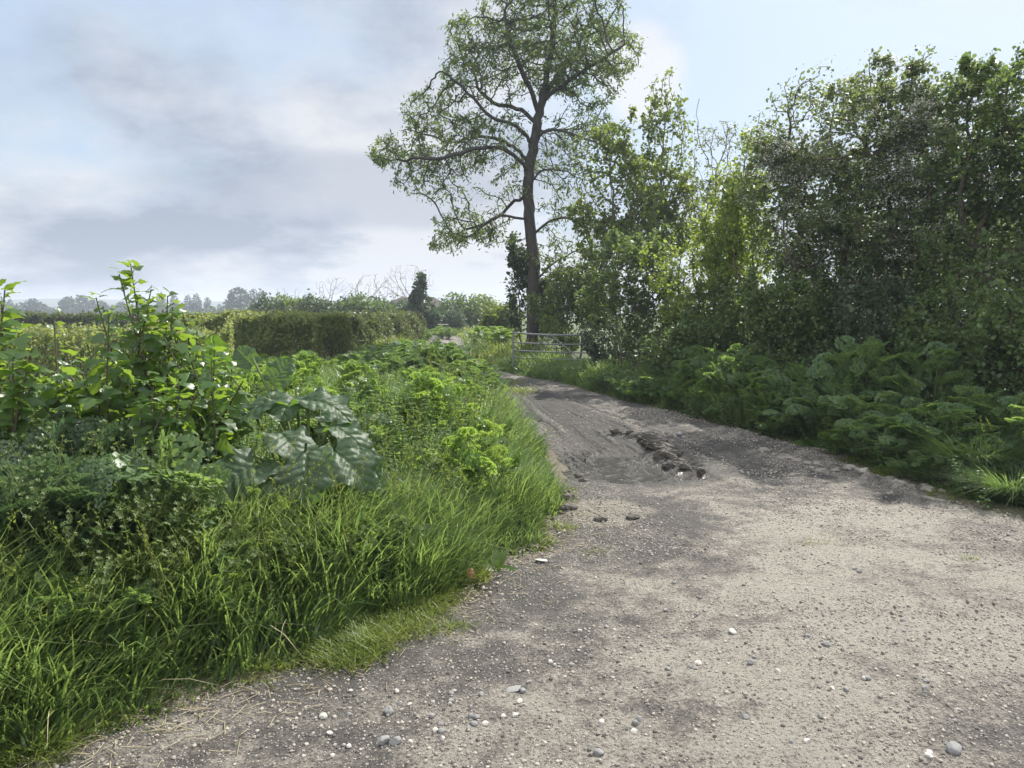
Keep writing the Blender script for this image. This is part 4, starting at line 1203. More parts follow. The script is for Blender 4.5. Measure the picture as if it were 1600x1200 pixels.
    # ivy clad stump tree
    build_leafy('ivy_clad_tree', 'dark ivy clad tree with a knobbly pointed top by the barn', 'tree', 54., [(657, 448, 9, 14), (660, 470, 13, 14), (655, 490, 24, 16), (668, 495, 22, 14), (640, 495, 14, 12), (645, 470, 6, 8)], 900, 411, 'dark_leaf', 9, .16, .13, .24, .28, .01, 656, stems=2, minr=.4)
    # barn
    D = 66.
    x0, x1 = LX(598, D), LX(696, D)
    root = thing('barn', 'low old barn with a brown roof hidden behind the ivy clad tree', 'barn', ((x0 + x1) / 2, D, 0))
    w = (x1 - x0) / 2
    mb = MB()

    def box(m_, a, b, mat=0):
        (ax, ay, az), (bx, by, bz) = a, b
        V = [(ax, ay, az), (bx, ay, az), (bx, by, az), (ax, by, az), (ax, ay, bz), (bx, ay, bz), (bx, by, bz), (ax, by, bz)]
        m_.add(V, [(0, 3, 2, 1), (4, 5, 6, 7), (0, 1, 5, 4), (1, 2, 6, 5), (2, 3, 7, 6), (3, 0, 4, 7)], mat)
    # walls leave a doorway at the right
    box(mb, (-w, 0, -.2), (w - 1.7, .2, 2.1)); box(mb, (w - .5, 0, -.2), (w, .2, 2.1)); box(mb, (w - 1.7, 0, 1.75), (w - .5, .2, 2.1))
    box(mb, (-w, 5, -.2), (w, 5.2, 2.1)); box(mb, (-w, .2, -.2), (-w + .2, 5, 2.1)); box(mb, (w - .2, .2, -.2), (w, 5, 2.1))
    mb.build('wall', M['board'], root, smooth=False)
    rb = MB()
    V = [(-w - .3, -.35, 2.05), (w + .3, -.35, 2.05), (w * .55, 2.6, 3.0), (-w * .55, 2.6, 3.0), (-w - .3, 5.5, 2.05), (w + .3, 5.5, 2.05)]
    rb.add(V, [(0, 1, 2, 3), (5, 4, 3, 2)]); rb.add(V, [(1, 5, 2), (4, 0, 3)])
    V2 = [(a, b_, c - .08) for a, b_, c in V]
    rb.add(V2, [(3, 2, 1, 0), (2, 3, 4, 5)])
    rb.add([V[0], V[1], V2[1], V2[0]], [(0, 3, 2, 1)])
    rb.build('roof', M['roof'], root, smooth=False)
    fb = MB(); box(fb, (-w + .2, .2, -.1), (w - .2, 5, .02)); fb.build('floor', M['dark_gap'], root, smooth=False)
    # white rail
    D = 55.
    rt = thing('rail_fence', 'short pale rail in front of the dark barn doorway', 'fence', (LX(690, D), D, 0))
    for z in (.78, .45):
        m_ = MB(); tube(m_, [(-.5, 0, z), (.5, 0, z)], .04, 8); m_.build('rail', M['white_rail'], rt)
    for x in (-.48, .48):
        m_ = MB(); tube(m_, [(x, .06, -.1), (x, .06, .9)], .045, 8); m_.build('post', M['board'], rt)
    # field and hills
    xs = np.linspace(-420, -14, 60); ysf = np.linspace(52, 284, 40)
    X, Y = np.meshgrid(xs, ysf); Z = .06 + .12 * sstep(52, 60, Y) + .1 * fbm(X * .02, Y * .02, 5, 2)
    h, w_ = X.shape; i = np.arange(h - 1)[:, None] * w_ + np.arange(w_ - 1)[None]
    tag(MB().add(np.stack([X, Y, Z], -1).reshape(-1, 3), np.stack([i, i + 1, i + w_ + 1, i + w_], -1).reshape(-1, 4)).build('field', M['field']), kind='structure')
    xs = np.linspace(-1250, 900, 220); ysf = np.linspace(-1, 1, 21)
    X, S = np.meshgrid(xs, ysf)
    hg = 14.5 + 4.5 * fbm(xs * .0047, xs * 0 + 3, 91, 4) + 3.2 * np.exp(-((xs + 480) / 110) ** 2)
    Z = hg[None] * np.cos(S * np.pi / 2) ** .8 - .5
    Y = 900 + S * 190 + 30 * fbm(X * .006, S, 92, 2)
    h, w_ = X.shape; i = np.arange(h - 1)[:, None] * w_ + np.arange(w_ - 1)[None]
    tag(MB().add(np.stack([X, Y, Z], -1).reshape(-1, 3), np.stack([i, i + 1, i + w_ + 1, i + w_], -1).reshape(-1, 4)).build('hills', M['hill']), kind='structure')


# ------------------------------------------------------------------ gate
def build_gate():
    a = np.array([LX(802, 21.2), 21.2]); b = np.array([2.35, 19.9])
    root = thing('metal_gate', 'rusting galvanised field gate half buried in the right verge', 'gate', (a[0], a[1], 0))
    d = b - a; Ln = np.linalg.norm(d); ux = np.array([d[0] / Ln, d[1] / Ln, 0])

    def bar(name, s0, z0, s1, z1, rad, sag=0., off=0.):
        m = MB(); t = np.linspace(0, 1, 9)
        nrmv = np.array([-ux[1], ux[0], 0])
        pts = [ux * (s0 + (s1 - s0) * k) + nrmv * off + np.array([0, 0, z0 + (z1 - z0) * k - sag * 4 * k * (1 - k)]) for k in t]
        tube(m, pts, rad, 10); m.build(name, M['galv'], root)
    bar('gate_upright', 0, .1, 0, 1.16, .032)
    bar('gate_upright', Ln, .1, Ln, 1.16, .032)
    root.location.z = -.04
    for z, rr, sg in ((1.13, .026, .045), (.87, .020, .03), (.645, .020, .02), (.45, .020, .015), (.27, .020, .01)):
        bar('bar', .02, z, Ln - .02, z, rr, sg)
    mid = Ln * .42
    bar('brace', mid, 1.09, mid - .48, .66, .016, 0, -.035)
    bar('brace', mid - .12, .80, mid - .58, .40, .016, 0, .04)
    bar('brace', mid + .06, 1.09, mid + 1.15, .28, .016, 0, -.035)
    bar('brace', mid, 1.09, mid - .03, .85, .013, 0, -.04)


# ------------------------------------------------------------------ herbs
def frond_template(npin=8, nleaf=6, seed=0, lsize=.075, wide=.5):
    """feathery leaf of unit length along +y"""
    r = np.random.default_rng(seed)
    mb = MB()
    pos = []; dr = []; up = []; s = []

    def rach(t):
        return np.array([0, t, .10 * math.sin(t * 2.2) - .10 * t * t])
    for i in range(npin):
        t = .28 + .70 * i / npin
        ln = wide * (1 - (t - .28) / .76) ** .85 + .05
        for sd in (-1, 1):
            d = nrm(np.array([sd * .86, .5, .10 + .06 * r.normal()]))
            b0 = rach(t)
            m = max(2, int(nleaf * ln / wide) + 1)
            for j in range(m):
                q = (j + .6) / m
                c = b0 + d * ln * q + np.array([0, 0, -.10 * (ln * q) ** 2])
                sz = lsize * (1.35 - .6 * q) * (.8 + .4 * r.random()) * (.65 + .6 * ln / wide)
                perp = np.cross(d, [0, 0, 1.])
                for ss in (-1, 1):
                    pos.append(c); dr.append(nrm(d * .75 + perp * ss * .8 + np.array([0, 0, .25 * r.normal()]))); s.append(sz)
                    up.append(nrm(np.array([.3 * r.normal(), .3 * r.normal(), 1])))
            pos.append(b0 + d * ln * .95); dr.append(d); s.append(lsize * .8); up.append(np.array([0, 0, 1.]))
    pos.append(rach(.97)); dr.append(np.array([0, 1, 0.])); s.append(lsize); up.append(np.array([0, 0, 1.]))
    lt = (np.array([(0, 0, 0), (-.22, .28, .05), (.22, .28, .05), (-.40, .62, .02), (.40, .62, .02), (0, .55, -.02), (0, 1, -.05)]),
          np.array([(0, 5, 1), (0, 2, 5), (1, 5, 3), (2, 4, 5), (5, 6, 3), (5, 4, 6)]))
    scatter(mb, lt, np.array(pos), np.array(dr), np.array(up), np.array(s), r=r)
    ts = np.linspace(0, .97, 7)
    tube(mb, [rach(t) for t in ts], np.linspace(.010, .003, 7), 4, cap=False)
    V = np.concatenate(mb.V)
    F3 = np.concatenate(mb.F[3]); F4 = np.concatenate(mb.F[4])
    return V, F3, F4


FROND = [frond_template(8, 6, 1), frond_template(9, 5, 2, .08, .5), frond_template(7, 6, 3, .09, .6)]
FROND_LITE = [frond_template(6, 3, 4, .155, .55), frond_template(5, 3, 5, .17, .5), frond_template(6, 2, 6, .18, .6)]


def herb_plant(name, cat, mat, seed, nf=26, h=1., rad=.45, fl=.42, el0=.75, lite=False, flowers=0, stem='stem'):
    r = np.random.default_rng(seed)
    root = thing(name, 'x', cat)
    lb = MB(); sb = MB(); fb = MB()
    nst = max(3, nf // 6)
    tops = []
    for k in range(nst):
        a = 6.28 * k / nst + .5 * r.normal(); rr = rad * (.15 + .75 * r.random())
        top = np.array([math.cos(a) * rr, math.sin(a) * rr, h * (.62 + .33 * r.random()) * (1 - .25 * rr / rad)])
        pts = spline([(.03 * r.normal(), .03 * r.normal(), -.05), top * np.array([.45, .45, .5]), top], 7)
        tube(sb, pts, np.linspace(.009, .004, 7), 5, cap=False); tops.append(pts)
    TF = FROND_LITE if lite else FROND
    for k in range(nf):
        pts = tops[k % nst]; q = .25 + .75 * r.random() ** .6
        p = pts[min(6, int(q * 6.99))]
        a = r.random() * 6.28
        el = el0 + .8 * r.random()
        outw = np.array([p[0], p[1], 0]); outw = outw / (np.linalg.norm(outw) + .1)
        d = nrm(np.array([math.cos(a), math.sin(a), el]) + outw * .9)
        V, F3, F4 = TF[int(r.integers(len(TF)))]
        Mx = frames(d[None], nrm(np.array([[.65 * r.normal(), .65 * r.normal(), 1.]])))[0]
        s = fl * (.65 + .6 * r.random())
        W = (V @ Mx) * s + p
        rn = r.random() ** 1.2
        n0 = lb.n
        lb.add(W, F3, rnd=rn)
        lb.F.setdefault(4, []).append(F4 + n0); lb.M.setdefault(4, []).append(np.zeros(len(F4)))
    lb.build('foliage', M[mat], root)
    sb.build('stems', M[stem], root)
    for k in range(flowers):
        fb = MB()
        p = tops[k % nst][-1] + np.array([.08 * r.normal(), .08 * r.normal(), .16 + .1 * r.random()])
        tube(fb, spline([tops[k % nst][-1], p * .5 + tops[k % nst][-1] * .5 + [.01, 0, 0], p], 4), .003, 4, 1)
        n = 90
        o = rand_dirs(n, r) * np.array([.05, .05, .012])
        scatter(fb, (DIAMOND[0] * np.array([1.4, 1, 1]), DIAMOND[1]), p + o, rand_dirs(n, r), nrm(rand_dirs(n, r) * .4 + [0, 0, 1]), .010 + .006 * r.random(n), r=r)
        fb.build('flower_head', [M['blossom'], M['stem']], root)
    return Kind(root)


def leafy_plant(name, cat, mat, seed, h=.8, nst=9, rad=.3, leaf=.075, stem='stem', tm=None):
    """nettle-like: upright stems with opposite pairs"""
    r = np.random.default_rng(seed)
    root = thing(name, 'x', cat); lb = MB(); sb = MB()
    tm = tm or blade(4, [.06, .3, .2, .0], .25, .2)
    for k in range(nst):
        a = r.random() * 6.28; rr = rad * r.random() ** .5
        b = np.array([math.cos(a) * rr, math.sin(a) * rr, -.04])
        hh = h * (.6 + .45 * r.random())
        top = b * 1.35 + np.array([.06 * r.normal(), .06 * r.normal(), hh])
        pts = spline([b, (b + top) / 2 + .03 * r.normal(size=3), top], 9)
        tube(sb, pts, np.linspace(.006, .002, 9), 4, cap=False)
        m = int(hh / .055)
        for j in range(m):
            q = .22 + .78 * j / max(1, m - 1)
            p = pts[min(8, int(q * 8.99))]
            p = pts[min(7, int(q * 8))] + (pts[min(8, int(q * 8) + 1)] - pts[min(7, int(q * 8))]) * (q * 8 - int(q * 8))
            aa = j * 1.57 + a + .3 * r.normal()
            ds = np.array([[math.cos(aa), math.sin(aa), .1 - .2 * (1 - q)], [-math.cos(aa), -math.sin(aa), .1 - .2 * (1 - q)]])
            sz = leaf * (1.25 - .75 * q) * (.8 + .4 * r.random(2))
            scatter(lb, tm, np.array([p, p]), ds, np.tile([0., 0, 1], (2, 1)) + .2 * r.normal(size=(2, 3)), sz, r=r)
    lb.build('foliage', M[mat], root); sb.build('stems', M[stem], root)
    return Kind(root)


def build_herbs():
    r = np.random.default_rng(77)
    A = [herb_plant('cow_parsley', 'plant', 'parsley', 501, 120, 1., .42, .155, .55, True), herb_plant('cow_parsley', 'plant', 'parsley', 502, 120, 1., .46, .145, .7, True)]
    Bd = [herb_plant('hemlock_plant', 'plant', 'parsley_deep', 511, 115, 1., .45, .18, .55, True), herb_plant('hemlock_plant', 'plant', 'parsley_deep', 512, 115, 1., .42, .165, .7, True)]
    Cb = [herb_plant('hemlock_plant', 'plant', 'hemlock_blue', 521, 50, 1., .42, .34)]
    Nt = [leafy_plant('nettle_plant', 'plant', 'nettle_leaf', 531), leafy_plant('nettle_plant', 'plant', 'nettle_leaf', 532, .8, 11, .34)]
    Lf = [leafy_plant('leafy_weed', 'plant', 'parsley', 535, .9, 22, .42, .06), leafy_plant('leafy_weed', 'plant', 'parsley', 536, .9, 20, .38, .07)]
    Ld = [leafy_plant('leafy_weed', 'plant', 'parsley_deep', 537, .9, 26, .44, .085), leafy_plant('leafy_weed', 'plant', 'parsley_deep', 538, .9, 24, .40, .07)]
    A = A + Lf; BL = Bd * 3 + Ld; Lf = Lf + Ld
    fl = herb_plant('cow_parsley', 'plant', 'parsley_deep', 541, 18, 1., .32, .36, False, 4)

    def put(kinds, x, y, h, lab, grp, s=None, dz=0.):
        k = kinds[int(r.integers(len(kinds)))]
        if k in Lf:
            lab = 'leafy upright weed ' + lab.split('|')[1]; grp = 'leafy weeds ' + grp.split('|')[1]
        lab = lab.replace('|', ''); grp = grp.replace('|', '') if grp else None
        hh = h
        k.put((x, y, gz(x, y) - .03 + dz), r.random() * 6.28, (s or h), lab, grp, sz=hh)
    # sunny mass left of the lane
    gA = 'cow parsley plants |in the sunny mass left of the lane'
    labA = 'bright green feathery cow parsley plant |in the sunny mass left of the lane'
    placed = []
    tries = 0
    while len(placed) < 95 and tries < 6000:
        tries += 1
        y = 5.6 + 11.5 * r.random() ** 1.2
        x = eL(y) - .55 - (5.2 if y > 8 else 2.3 + (y - 5.6) * .8) * r.random()
        if y < 7.2 and x < -1.0: continue
        if x < LX(380, y): continue
        if any((x - a) ** 2 + (y - b) ** 2 < (.40 + .012 * y) ** 2 for a, b in placed): continue
        placed.append((x, y))
        top = CAM_H - (572 - 488 + 14 * r.normal()) * y / 1200.
        edge = sstep(.4, 1.3, eL(y) - x)
        h = np.clip((top - .34) * (.70 + .35 * edge), .45, 1.0)
        put(A, x, y, h, labA, gA, s=max(.75, h * 1.05))
    # darker feathery bush by the bend
    gB = 'dark feathery plants |at the bend left of the lane'
    labB = 'deep green feathery plant |in the shaded clump at the bend'
    for px, D, py in ((690, 14.5, 545), (720, 14.2, 552), (740, 13.8, 560), (705, 13.2, 565), (665, 14.5, 548), (640, 15, 545), (735, 12.9, 575), (700, 16, 540), (670, 16.5, 540), (630, 16.5, 545), (600, 17, 548), (650, 18, 538), (700, 18, 540), (575, 17.5, 552), (610, 19, 540), (738, 15.2, 560), (560, 16, 560), (620, 14, 560)):
        x = LX(px, D); h = (CAM_H - (py - 488) * D / 1200. - .3)
        put(Bd, min(x, eL(D) - .35), D, max(.6, h * 1.28), labB, gB, s=1.15)
    # nettles between
    gN = 'nettles |along the left bank'
    for px, D, h in ((620, 7.6, .8), (650, 7.2, .75), (600, 7.0, .8), (680, 7.8, .7), (720, 8.6, .6), (640, 6.4, .7), (610, 6.2, .75), (690, 6.9, .6), (560, 7.8, .8), (700, 7.3, .6), (655, 8.2, .75), (750, 10.5, .5), (745, 9.4, .5), (665, 5.9, .6), (690, 6.1, .5), (770, 12.5, .4), (755, 11.4, .5), (640, 5.4, .5), (660, 5.1, .42)):
        x = min(LX(px, D), eL(D) - .35)
        put(Nt, x, D, h / .85, 'upright nettle in the green bank right of the big burdock', gN, s=1.)
    # near left: blue green hemlock
    gC = 'blue green hemlock plants |at the left edge'
    for px, D, py in ((60, 3.9, 668), (150, 4.0, 672), (210, 4.15, 668), (0, 4.0, 680), (90, 3.6, 720), (-60, 4.1, 670), (170, 3.7, 725), (20, 3.5, 740), (-110, 3.7, 700)):
        x = LX(px, D); h = CAM_H - (py - 488) * D / 1200. - gz(x, D)
        put(Cb, x, D, h, 'blue green ferny hemlock in front of the tall weeds at left', gC, s=.72)
    x, D = LX(272, 3.95), 3.95
    fl.put((x, D, gz(x, D)), .4, .72, 'slender cow parsley carrying small white flower heads', None, sz=.80)
    # weeds behind the burdock and around
    gD = 'feathery plants |behind the tall weeds'
    for px, D, py in ((60, 6.5, 585), (130, 6.2, 585), (200, 6.8, 575), (270, 6.6, 565), (340, 6.2, 570), (400, 6.4, 570), (450, 6.8, 575), (20, 5.6, 590), (100, 5.4, 590), (180, 5.6, 590), (250, 5.3, 590), (330, 5.4, 590), (-60, 6, 570), (490, 6.3, 600), (530, 6.0, 620), (420, 8, 560), (360, 8, 552), (300, 8.2, 560), (230, 8., 575), (150, 8.4, 580), (60, 8.2, 582), (-20, 8., 582), (-100, 7., 582)):
        x = LX(px, D); h = CAM_H - (py - 488) * D / 1200. - gz(x, D)
        put(A if D > 6 else BL, x, D, max(.4, h), 'feathery green plant |filling the bank behind the tall weeds', gD, s=.9)
    # the bank goes on beyond both sides of the view
    for px, D, h in ((-150, 3.9, .85), (-230, 4.3, .9), (-320, 4.6, .9), (-190, 4.9, .95), (-280, 5.3, .9), (-150, 5.6, .9), (-380, 5.5, .9), (-250, 6.4, .9), (-400, 6.6, .9), (-180, 7.2, .9), (-330, 7.6, .9), (-260, 3.6, .7)):
        put(Bd + Nt + A, LX(px, D), D, h, 'weed |on the left bank beyond the edge weed', 'weeds |beyond the left edge of the view', s=.9)
    for px, D, h in ((1680, 6.6, .8), (1730, 7.2, .9), (1790, 6.4, .8), (1850, 6.9, .9), (1690, 7.8, 1.), (1780, 7.9, 1.), (1880, 7.6, .9), (1950, 7.0, .9)):
        put(Bd + BL, max(LX(px, D), eR(D) + .4), D, h, 'weed |on the right verge beyond the grass tussocks', 'weeds |beyond the right edge of the view', s=1.)
    # small weeds coming up through the front grass
    for k in range(120):
        D = 3.1 + 1.7 * r.random(); px = r.random() * 640 - 10
        x = LX(px, D)
        if eL(D) - x < .45: continue
        h = .28 + .22 * r.random()
        put((BL + Nt) if r.random() < .6 else (A + Nt), x, D, h, 'small weed |growing through the front grass of left bank', 'small weeds |in the front grass of left bank', s=.42)
    # right verge
    gR = 'hemlock plants |along the right verge'
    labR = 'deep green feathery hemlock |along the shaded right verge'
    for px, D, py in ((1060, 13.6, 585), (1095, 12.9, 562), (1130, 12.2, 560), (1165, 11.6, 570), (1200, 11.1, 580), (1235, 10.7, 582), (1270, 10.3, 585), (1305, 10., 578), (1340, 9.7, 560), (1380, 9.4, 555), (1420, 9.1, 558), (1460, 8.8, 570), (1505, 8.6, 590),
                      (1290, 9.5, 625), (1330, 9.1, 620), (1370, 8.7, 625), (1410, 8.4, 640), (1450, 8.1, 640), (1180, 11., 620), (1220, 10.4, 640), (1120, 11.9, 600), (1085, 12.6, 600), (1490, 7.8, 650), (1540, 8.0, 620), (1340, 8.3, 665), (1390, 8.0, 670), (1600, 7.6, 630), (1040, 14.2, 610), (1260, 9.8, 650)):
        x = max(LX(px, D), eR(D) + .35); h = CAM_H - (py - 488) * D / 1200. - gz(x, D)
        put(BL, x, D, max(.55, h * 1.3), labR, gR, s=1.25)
    # smaller growth spilling down to the lane edge
    for k in range(58):
        D = 6.9 + 9.5 * r.random(); x = eR(D) + .12 + .55 * r.random() ** 1.2
        if x > .72 * D + .3: continue
        put((BL + Bd) if r.random() < .75 else A, x, D, .30 + .32 * r.random(), 'low weed |spilling down the right verge to the lane edge', 'low weeds |at the foot of the right verge', s=.55 + .25 * r.random())
    # sunlit left ones
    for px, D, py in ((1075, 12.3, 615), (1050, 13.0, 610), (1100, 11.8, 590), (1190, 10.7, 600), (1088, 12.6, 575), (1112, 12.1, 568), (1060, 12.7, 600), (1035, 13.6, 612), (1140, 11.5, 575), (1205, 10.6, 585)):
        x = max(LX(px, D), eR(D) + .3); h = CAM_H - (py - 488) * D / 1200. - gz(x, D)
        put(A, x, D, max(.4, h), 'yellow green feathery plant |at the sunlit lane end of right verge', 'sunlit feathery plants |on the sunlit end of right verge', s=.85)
    gV = 'nettles along the right verge'
    for px, D, h in ((1000, 15, .6), (960, 16.5, .6), (930, 17.6, .6), (1020, 14.6, .7), (1560, 7.4, .6), (1600, 7.1, .6), (980, 16, .7), (900, 19, .55), (870, 20, .5), (1450, 7.5, .45), (1300, 9.0, .5), (1230, 9.9, .5), (1210, 10.3, .5), (1320, 8.7, .4), (1570, 6.7, .45), (1600, 6.3, .45)):
        x = max(LX(px, D), eR(D) + .3)
        put(Nt, x, D, h / .85, 'leafy nettle standing along the right verge below the hedgerow', gV, s=1.)
    # far bright clump on both sides of the lane
    gF = 'bright plants |beside the far bend of the lane'
    for px, D, py in ((740, 30, 512), (755, 29, 510), (770, 28, 515), (785, 27, 520), (750, 32, 508), (775, 30, 508), (790, 29, 512), (760, 26.5, 530), (790, 25, 530), (640, 44, 512), (655, 46, 508), (675, 47, 506), (690, 48, 508), (700, 47, 510), (665, 44, 512), (735, 40, 506), (745, 36, 506)):
        x = LX(px, D); h = CAM_H - (py - 488) * D / 1200. - gz(x, D)
        put(A, x, D, max(.5, h), 'bright green clump of herbs |beside the far bend of the lane', gF, s=1.6)


# ------------------------------------------------------------------ grass and cleavers
def blades(mb, x, y, z, h, w, r, lean=.5, curl=.5, az=None, segs=4, mat=0, rnd=None):
    n = len(x)
    a = r.random(n) * 6.28 if az is None else az
    dx, dy = np.cos(a), np.sin(a)
    ln = np.abs(lean * (.4 + .8 * r.random(n))); cu = np.abs(curl * (.3 + 1.1 * r.random(n))) + np.where(r.random(n) < .15, .6 * r.random(n), 0)
    t = np.linspace(0, 1, segs + 1)
    out = (ln[:, None] * t[None] + cu[:, None] * t[None] ** 2.4) * h[:, None]
    up = h[:, None] * (t[None] - .42 * np.clip(cu[:, None], 0, 1.3) * t[None] ** 3)
    C = np.stack([x[:, None] + dx[:, None] * out, y[:, None] + dy[:, None] * out, z[:, None] + up], -1)
    b = r.random(n) * 6.28
    sx = np.cos(b) * .6 - dy; sy = np.sin(b) * .6 + dx
    s = nrm(np.stack([sx, sy, 0 * sx], -1))
    ww = w[:, None] * np.array([.7, 1, .85, .55, 0.0][:segs + 1] if segs == 4 else np.linspace(1, 0, segs + 1))[None]
    Lf = C - s[:, None] * ww[..., None]; Rt = C + s[:, None] * ww[..., None]
    V = np.stack([Lf, Rt], 2).reshape(n, -1, 3)[:, :-1]      # drop one of the twin tip vertices
    k = V.shape[1]
    F = []
    for i in range(segs - 1):
        F.append((2 * i, 2 * i + 1, 2 * i + 3, 2 * i + 2))
    i = segs - 1
    T = [(2 * i, 2 * i + 1, 2 * i + 2)]
    off = (np.arange(n) * k)[:, None, None]
    n0 = mb.n
    rr = r.random(n) if rnd is None else rnd
    mb.add(V.reshape(-1, 3), (np.array(F)[None] + off).reshape(-1, 4), mat, rnd=np.repeat(rr, k))
    mb.F.setdefault(3, []).append((np.array(T)[None] + off).reshape(-1, 3) + n0)
    mb.M.setdefault(3, []).append(np.full(n, mat))


def build_grass():
    r = np.random.default_rng(99)
    mb = MB()

    def strip(n, ylo, yhi, dlo, dhi, side, hfun, wbase, mat, lean=.5, curl=.55, clump=.55, pw=1.):
        y = ylo * np.exp(r.random(n) ** pw * math.log(yhi / ylo))
        d = dlo + (dhi - dlo) * r.random(n)
        x = eL(y) - d if side < 0 else eR(y) + d
        d = d + .26 * fbm(x * 1.9, y * 1.9, 181 + int(side), 3) * sstep(-.3, .1, .7 - d)
        keep = (x > -.72 * y - 2.0) & (x < .72 * y + 1.8) & (d > dlo)
        cl = fbm(x * 2.6, y * 2.6, 131 + int(side), 3)
        keep &= r.random(n) < 1 - clump + clump * sstep(-.3, .25, cl)
        x, y, d, cl = x[keep], y[keep], d[keep], cl[keep]
        h = hfun(d, y) * (.45 + .8 * r.random(len(x))) * (1 + .55 * cl + .6 * fbm(x * 1.1, y * 1.1, 171, 2))
        # leans gather within tufts
        az = 6.28 * vnoise(x * 4.2, y * 4.2, 140) * 1.3 + 1.2 * r.normal(size=len(x))
        if side < 0:
            az = np.where(r.random(len(x)) < .22, r.normal(size=len(x)) * .7 - .5, az)
        blades(mb, x, y, terrain(x, y) - .03, h, (wbase + .0005 * y) * (.6 + .8 * r.random(len(x))), r, lean, curl, az, mat=mat, rnd=np.clip(.45 + .45 * cl + .3 * r.normal(size=len(x)), 0, 1))
    # front bank
    strip(25000, 2.15, 4.7, .02, 1.55, -1, lambda d, y: .07 + .34 * sstep(0, .40, d), .0034, 0, .26, .45, .6)
    # bank along the lane
    strip(26000, 4.3, 9.0, .0, 1.0, -1, lambda d, y: .08 + .36 * sstep(0, .35, d), .0026, 0, .28, .42, .5)
    strip(11000, 8.5, 22, .0, .8, -1, lambda d, y: .10 + .30 * sstep(0, .3, d), .0032, 0, .4, .5, .4)
    # short yellowish edge tufts
    strip(16000, 2.3, 7.5, -.16, .16, -1, lambda d, y: .05 + .07 * sstep(-.16, .16, d), .0016, 1, .8, .5, .95)
    # right verge
    strip(15000, 5.3, 9.5, .0, 1.3, 1, lambda d, y: .06 + .16 * sstep(0, .7, d), .0022, 0, .5, .6, .5)
    strip(15000, 9., 24, .0, .9, 1, lambda d, y: .08 + .30 * sstep(0, .5, d), .0032, 0, .45, .5, .4)
    strip(7000, 5., 12, -.1, .25, 1, lambda d, y: .05 + .05 * sstep(0, .2, d), .0020, 1, .7, .5, .8)
    strip(9000, 22, 60, .0, 2.2, 1, lambda d, y: .25 + .25 * sstep(0, .8, d), .008, 1, .4, .4, .4)
    strip(7000, 20, 60, .0, 2., -1, lambda d, y: .25 + .25 * sstep(0, .8, d), .008, 1, .4, .4, .4)
    strip(7000, 16.5, 22.5, .05, 1.7, 1, lambda d, y: .20 + .20 * sstep(0, .5, d), .0045, 0, .4, .4, .3)
    strip(30000, 2.2, 9.0, 1.5, 4.6, -1, lambda d, y: .30 + 0 * d, .0034, 0, .35, .5, .5)
    strip(9000, 4.5, 10.0, 1.2, 4.0, 1, lambda d, y: .32 + 0 * d, .0034, 0, .35, .5, .5)
    # floor under the mass
    n = 26000
    y = 4 * np.exp(r.random(n) * math.log(18 / 4)); x = eL(y) - .5 - 6 * r.random(n)
    k = x > -.75 * y - .5; x, y = x[k], y[k]
    blades(mb, x, y, terrain(x, y) - .03, .25 + .25 * r.random(len(x)), .003 + .0006 * y, r, .4, .5)
    # grassy tongue in the middle of the lane at the bend and lone tufts on the gravel
    for px, py, n, sp, hh in ((800, 612, 500, .5, .10), (780, 600, 400, .5, .12), (880, 826, 160, .09, .05), (725, 905, 700, .10, .10), (560, 1015, 900, .13, .10), (620, 985, 700, .16, .09), (655, 960, 600, .13, .08), (1520, 882, 60, .08, .03), (1330, 852, 100, .3, .025), (1270, 852, 60, .15, .025), (540, 1030, 500, .12, .08), (930, 860, 70, .14, .03), (700, 985, 160, .1, .05)):
        cx, cy = gpt(px, py)
        x = cx + sp * r.normal(size=n) * .6; y = cy + sp * r.normal(size=n) * .6
        blades(mb, x, y, np.maximum(track_z(x, y), terrain(x, y)) - .01, hh * (.5 + .8 * r.random(n)), np.full(n, .0018 + .0002 * cy), r, .9, .5, mat=1)
    # flowering stalks
    n = 420
    y = 2.6 * np.exp(r.random(n) * math.log(14 / 2.6)); sd_ = np.where(r.random(n) < .75, -1, 1); dd_ = .2 + 1.3 * r.random(n)
    x = np.where(sd_ < 0, eL(y) - dd_, eR(np.maximum(y, 6)) + dd_)
    for k in range(n):
        z = gz(x[k], y[k]); a = 6.28 * r.random(); hh = .45 + .3 * r.random()
        top = np.array([x[k] + .16 * math.cos(a), y[k] + .16 * math.sin(a), z + hh])
        pts = spline([(x[k], y[k], z), (x[k] + .03 * math.cos(a), y[k] + .03 * math.sin(a), z + hh * .6), top], 6)
        tube(mb, pts, .0012 + .00015 * y[k], 3, 1, cap=False, rnd=.9)
        q = top + (top - pts[-2]) * np.linspace(-.9, .3, 16)[:, None] + .006 * r.normal(size=(16, 3))
        scatter(mb, (DIAMOND[0] * np.array([.6, 1, 1]), DIAMOND[1]), q, nrm(np.tile(top - pts[-2], (16, 1)) * 8 + .5 * r.normal(size=(16, 3))), rand_dirs(16, r), .016 + .01 * r.random(16), 1, r=r)
    ob = mb.build('grass', [M['grass'], M['grass_short']])
    tag(ob, 'long green grass on both banks of the lane', 'grass', kind='stuff')
    # tussock at right
    tb = MB()
    n = 1300
    a = r.random(n) * 6.28; rr = .16 * r.random(n) ** .5
    x = np.cos(a) * rr; y = np.sin(a) * rr
    blades(tb, x, y, x * 0 - .03, .42 + .22 * r.random(n), np.full(n, .0035), r, .55, .8, a + .5 * r.normal(size=n))
    D = 7.3
    o = tb.build('grass_tussock', M['parsley_deep']); x = LX(1535, D)
    o.location = (x, D, gz(x, D)); tag(o, 'arching grass tussock near the right edge of verge', 'grass')
    o2 = o.copy(); COL.objects.link(o2); D = 6.5; x = LX(1600, D); o2.location = (x, D, gz(x, D)); o2.rotation_euler = (0, 0, 2); o2.scale = (.8, .8, .7)
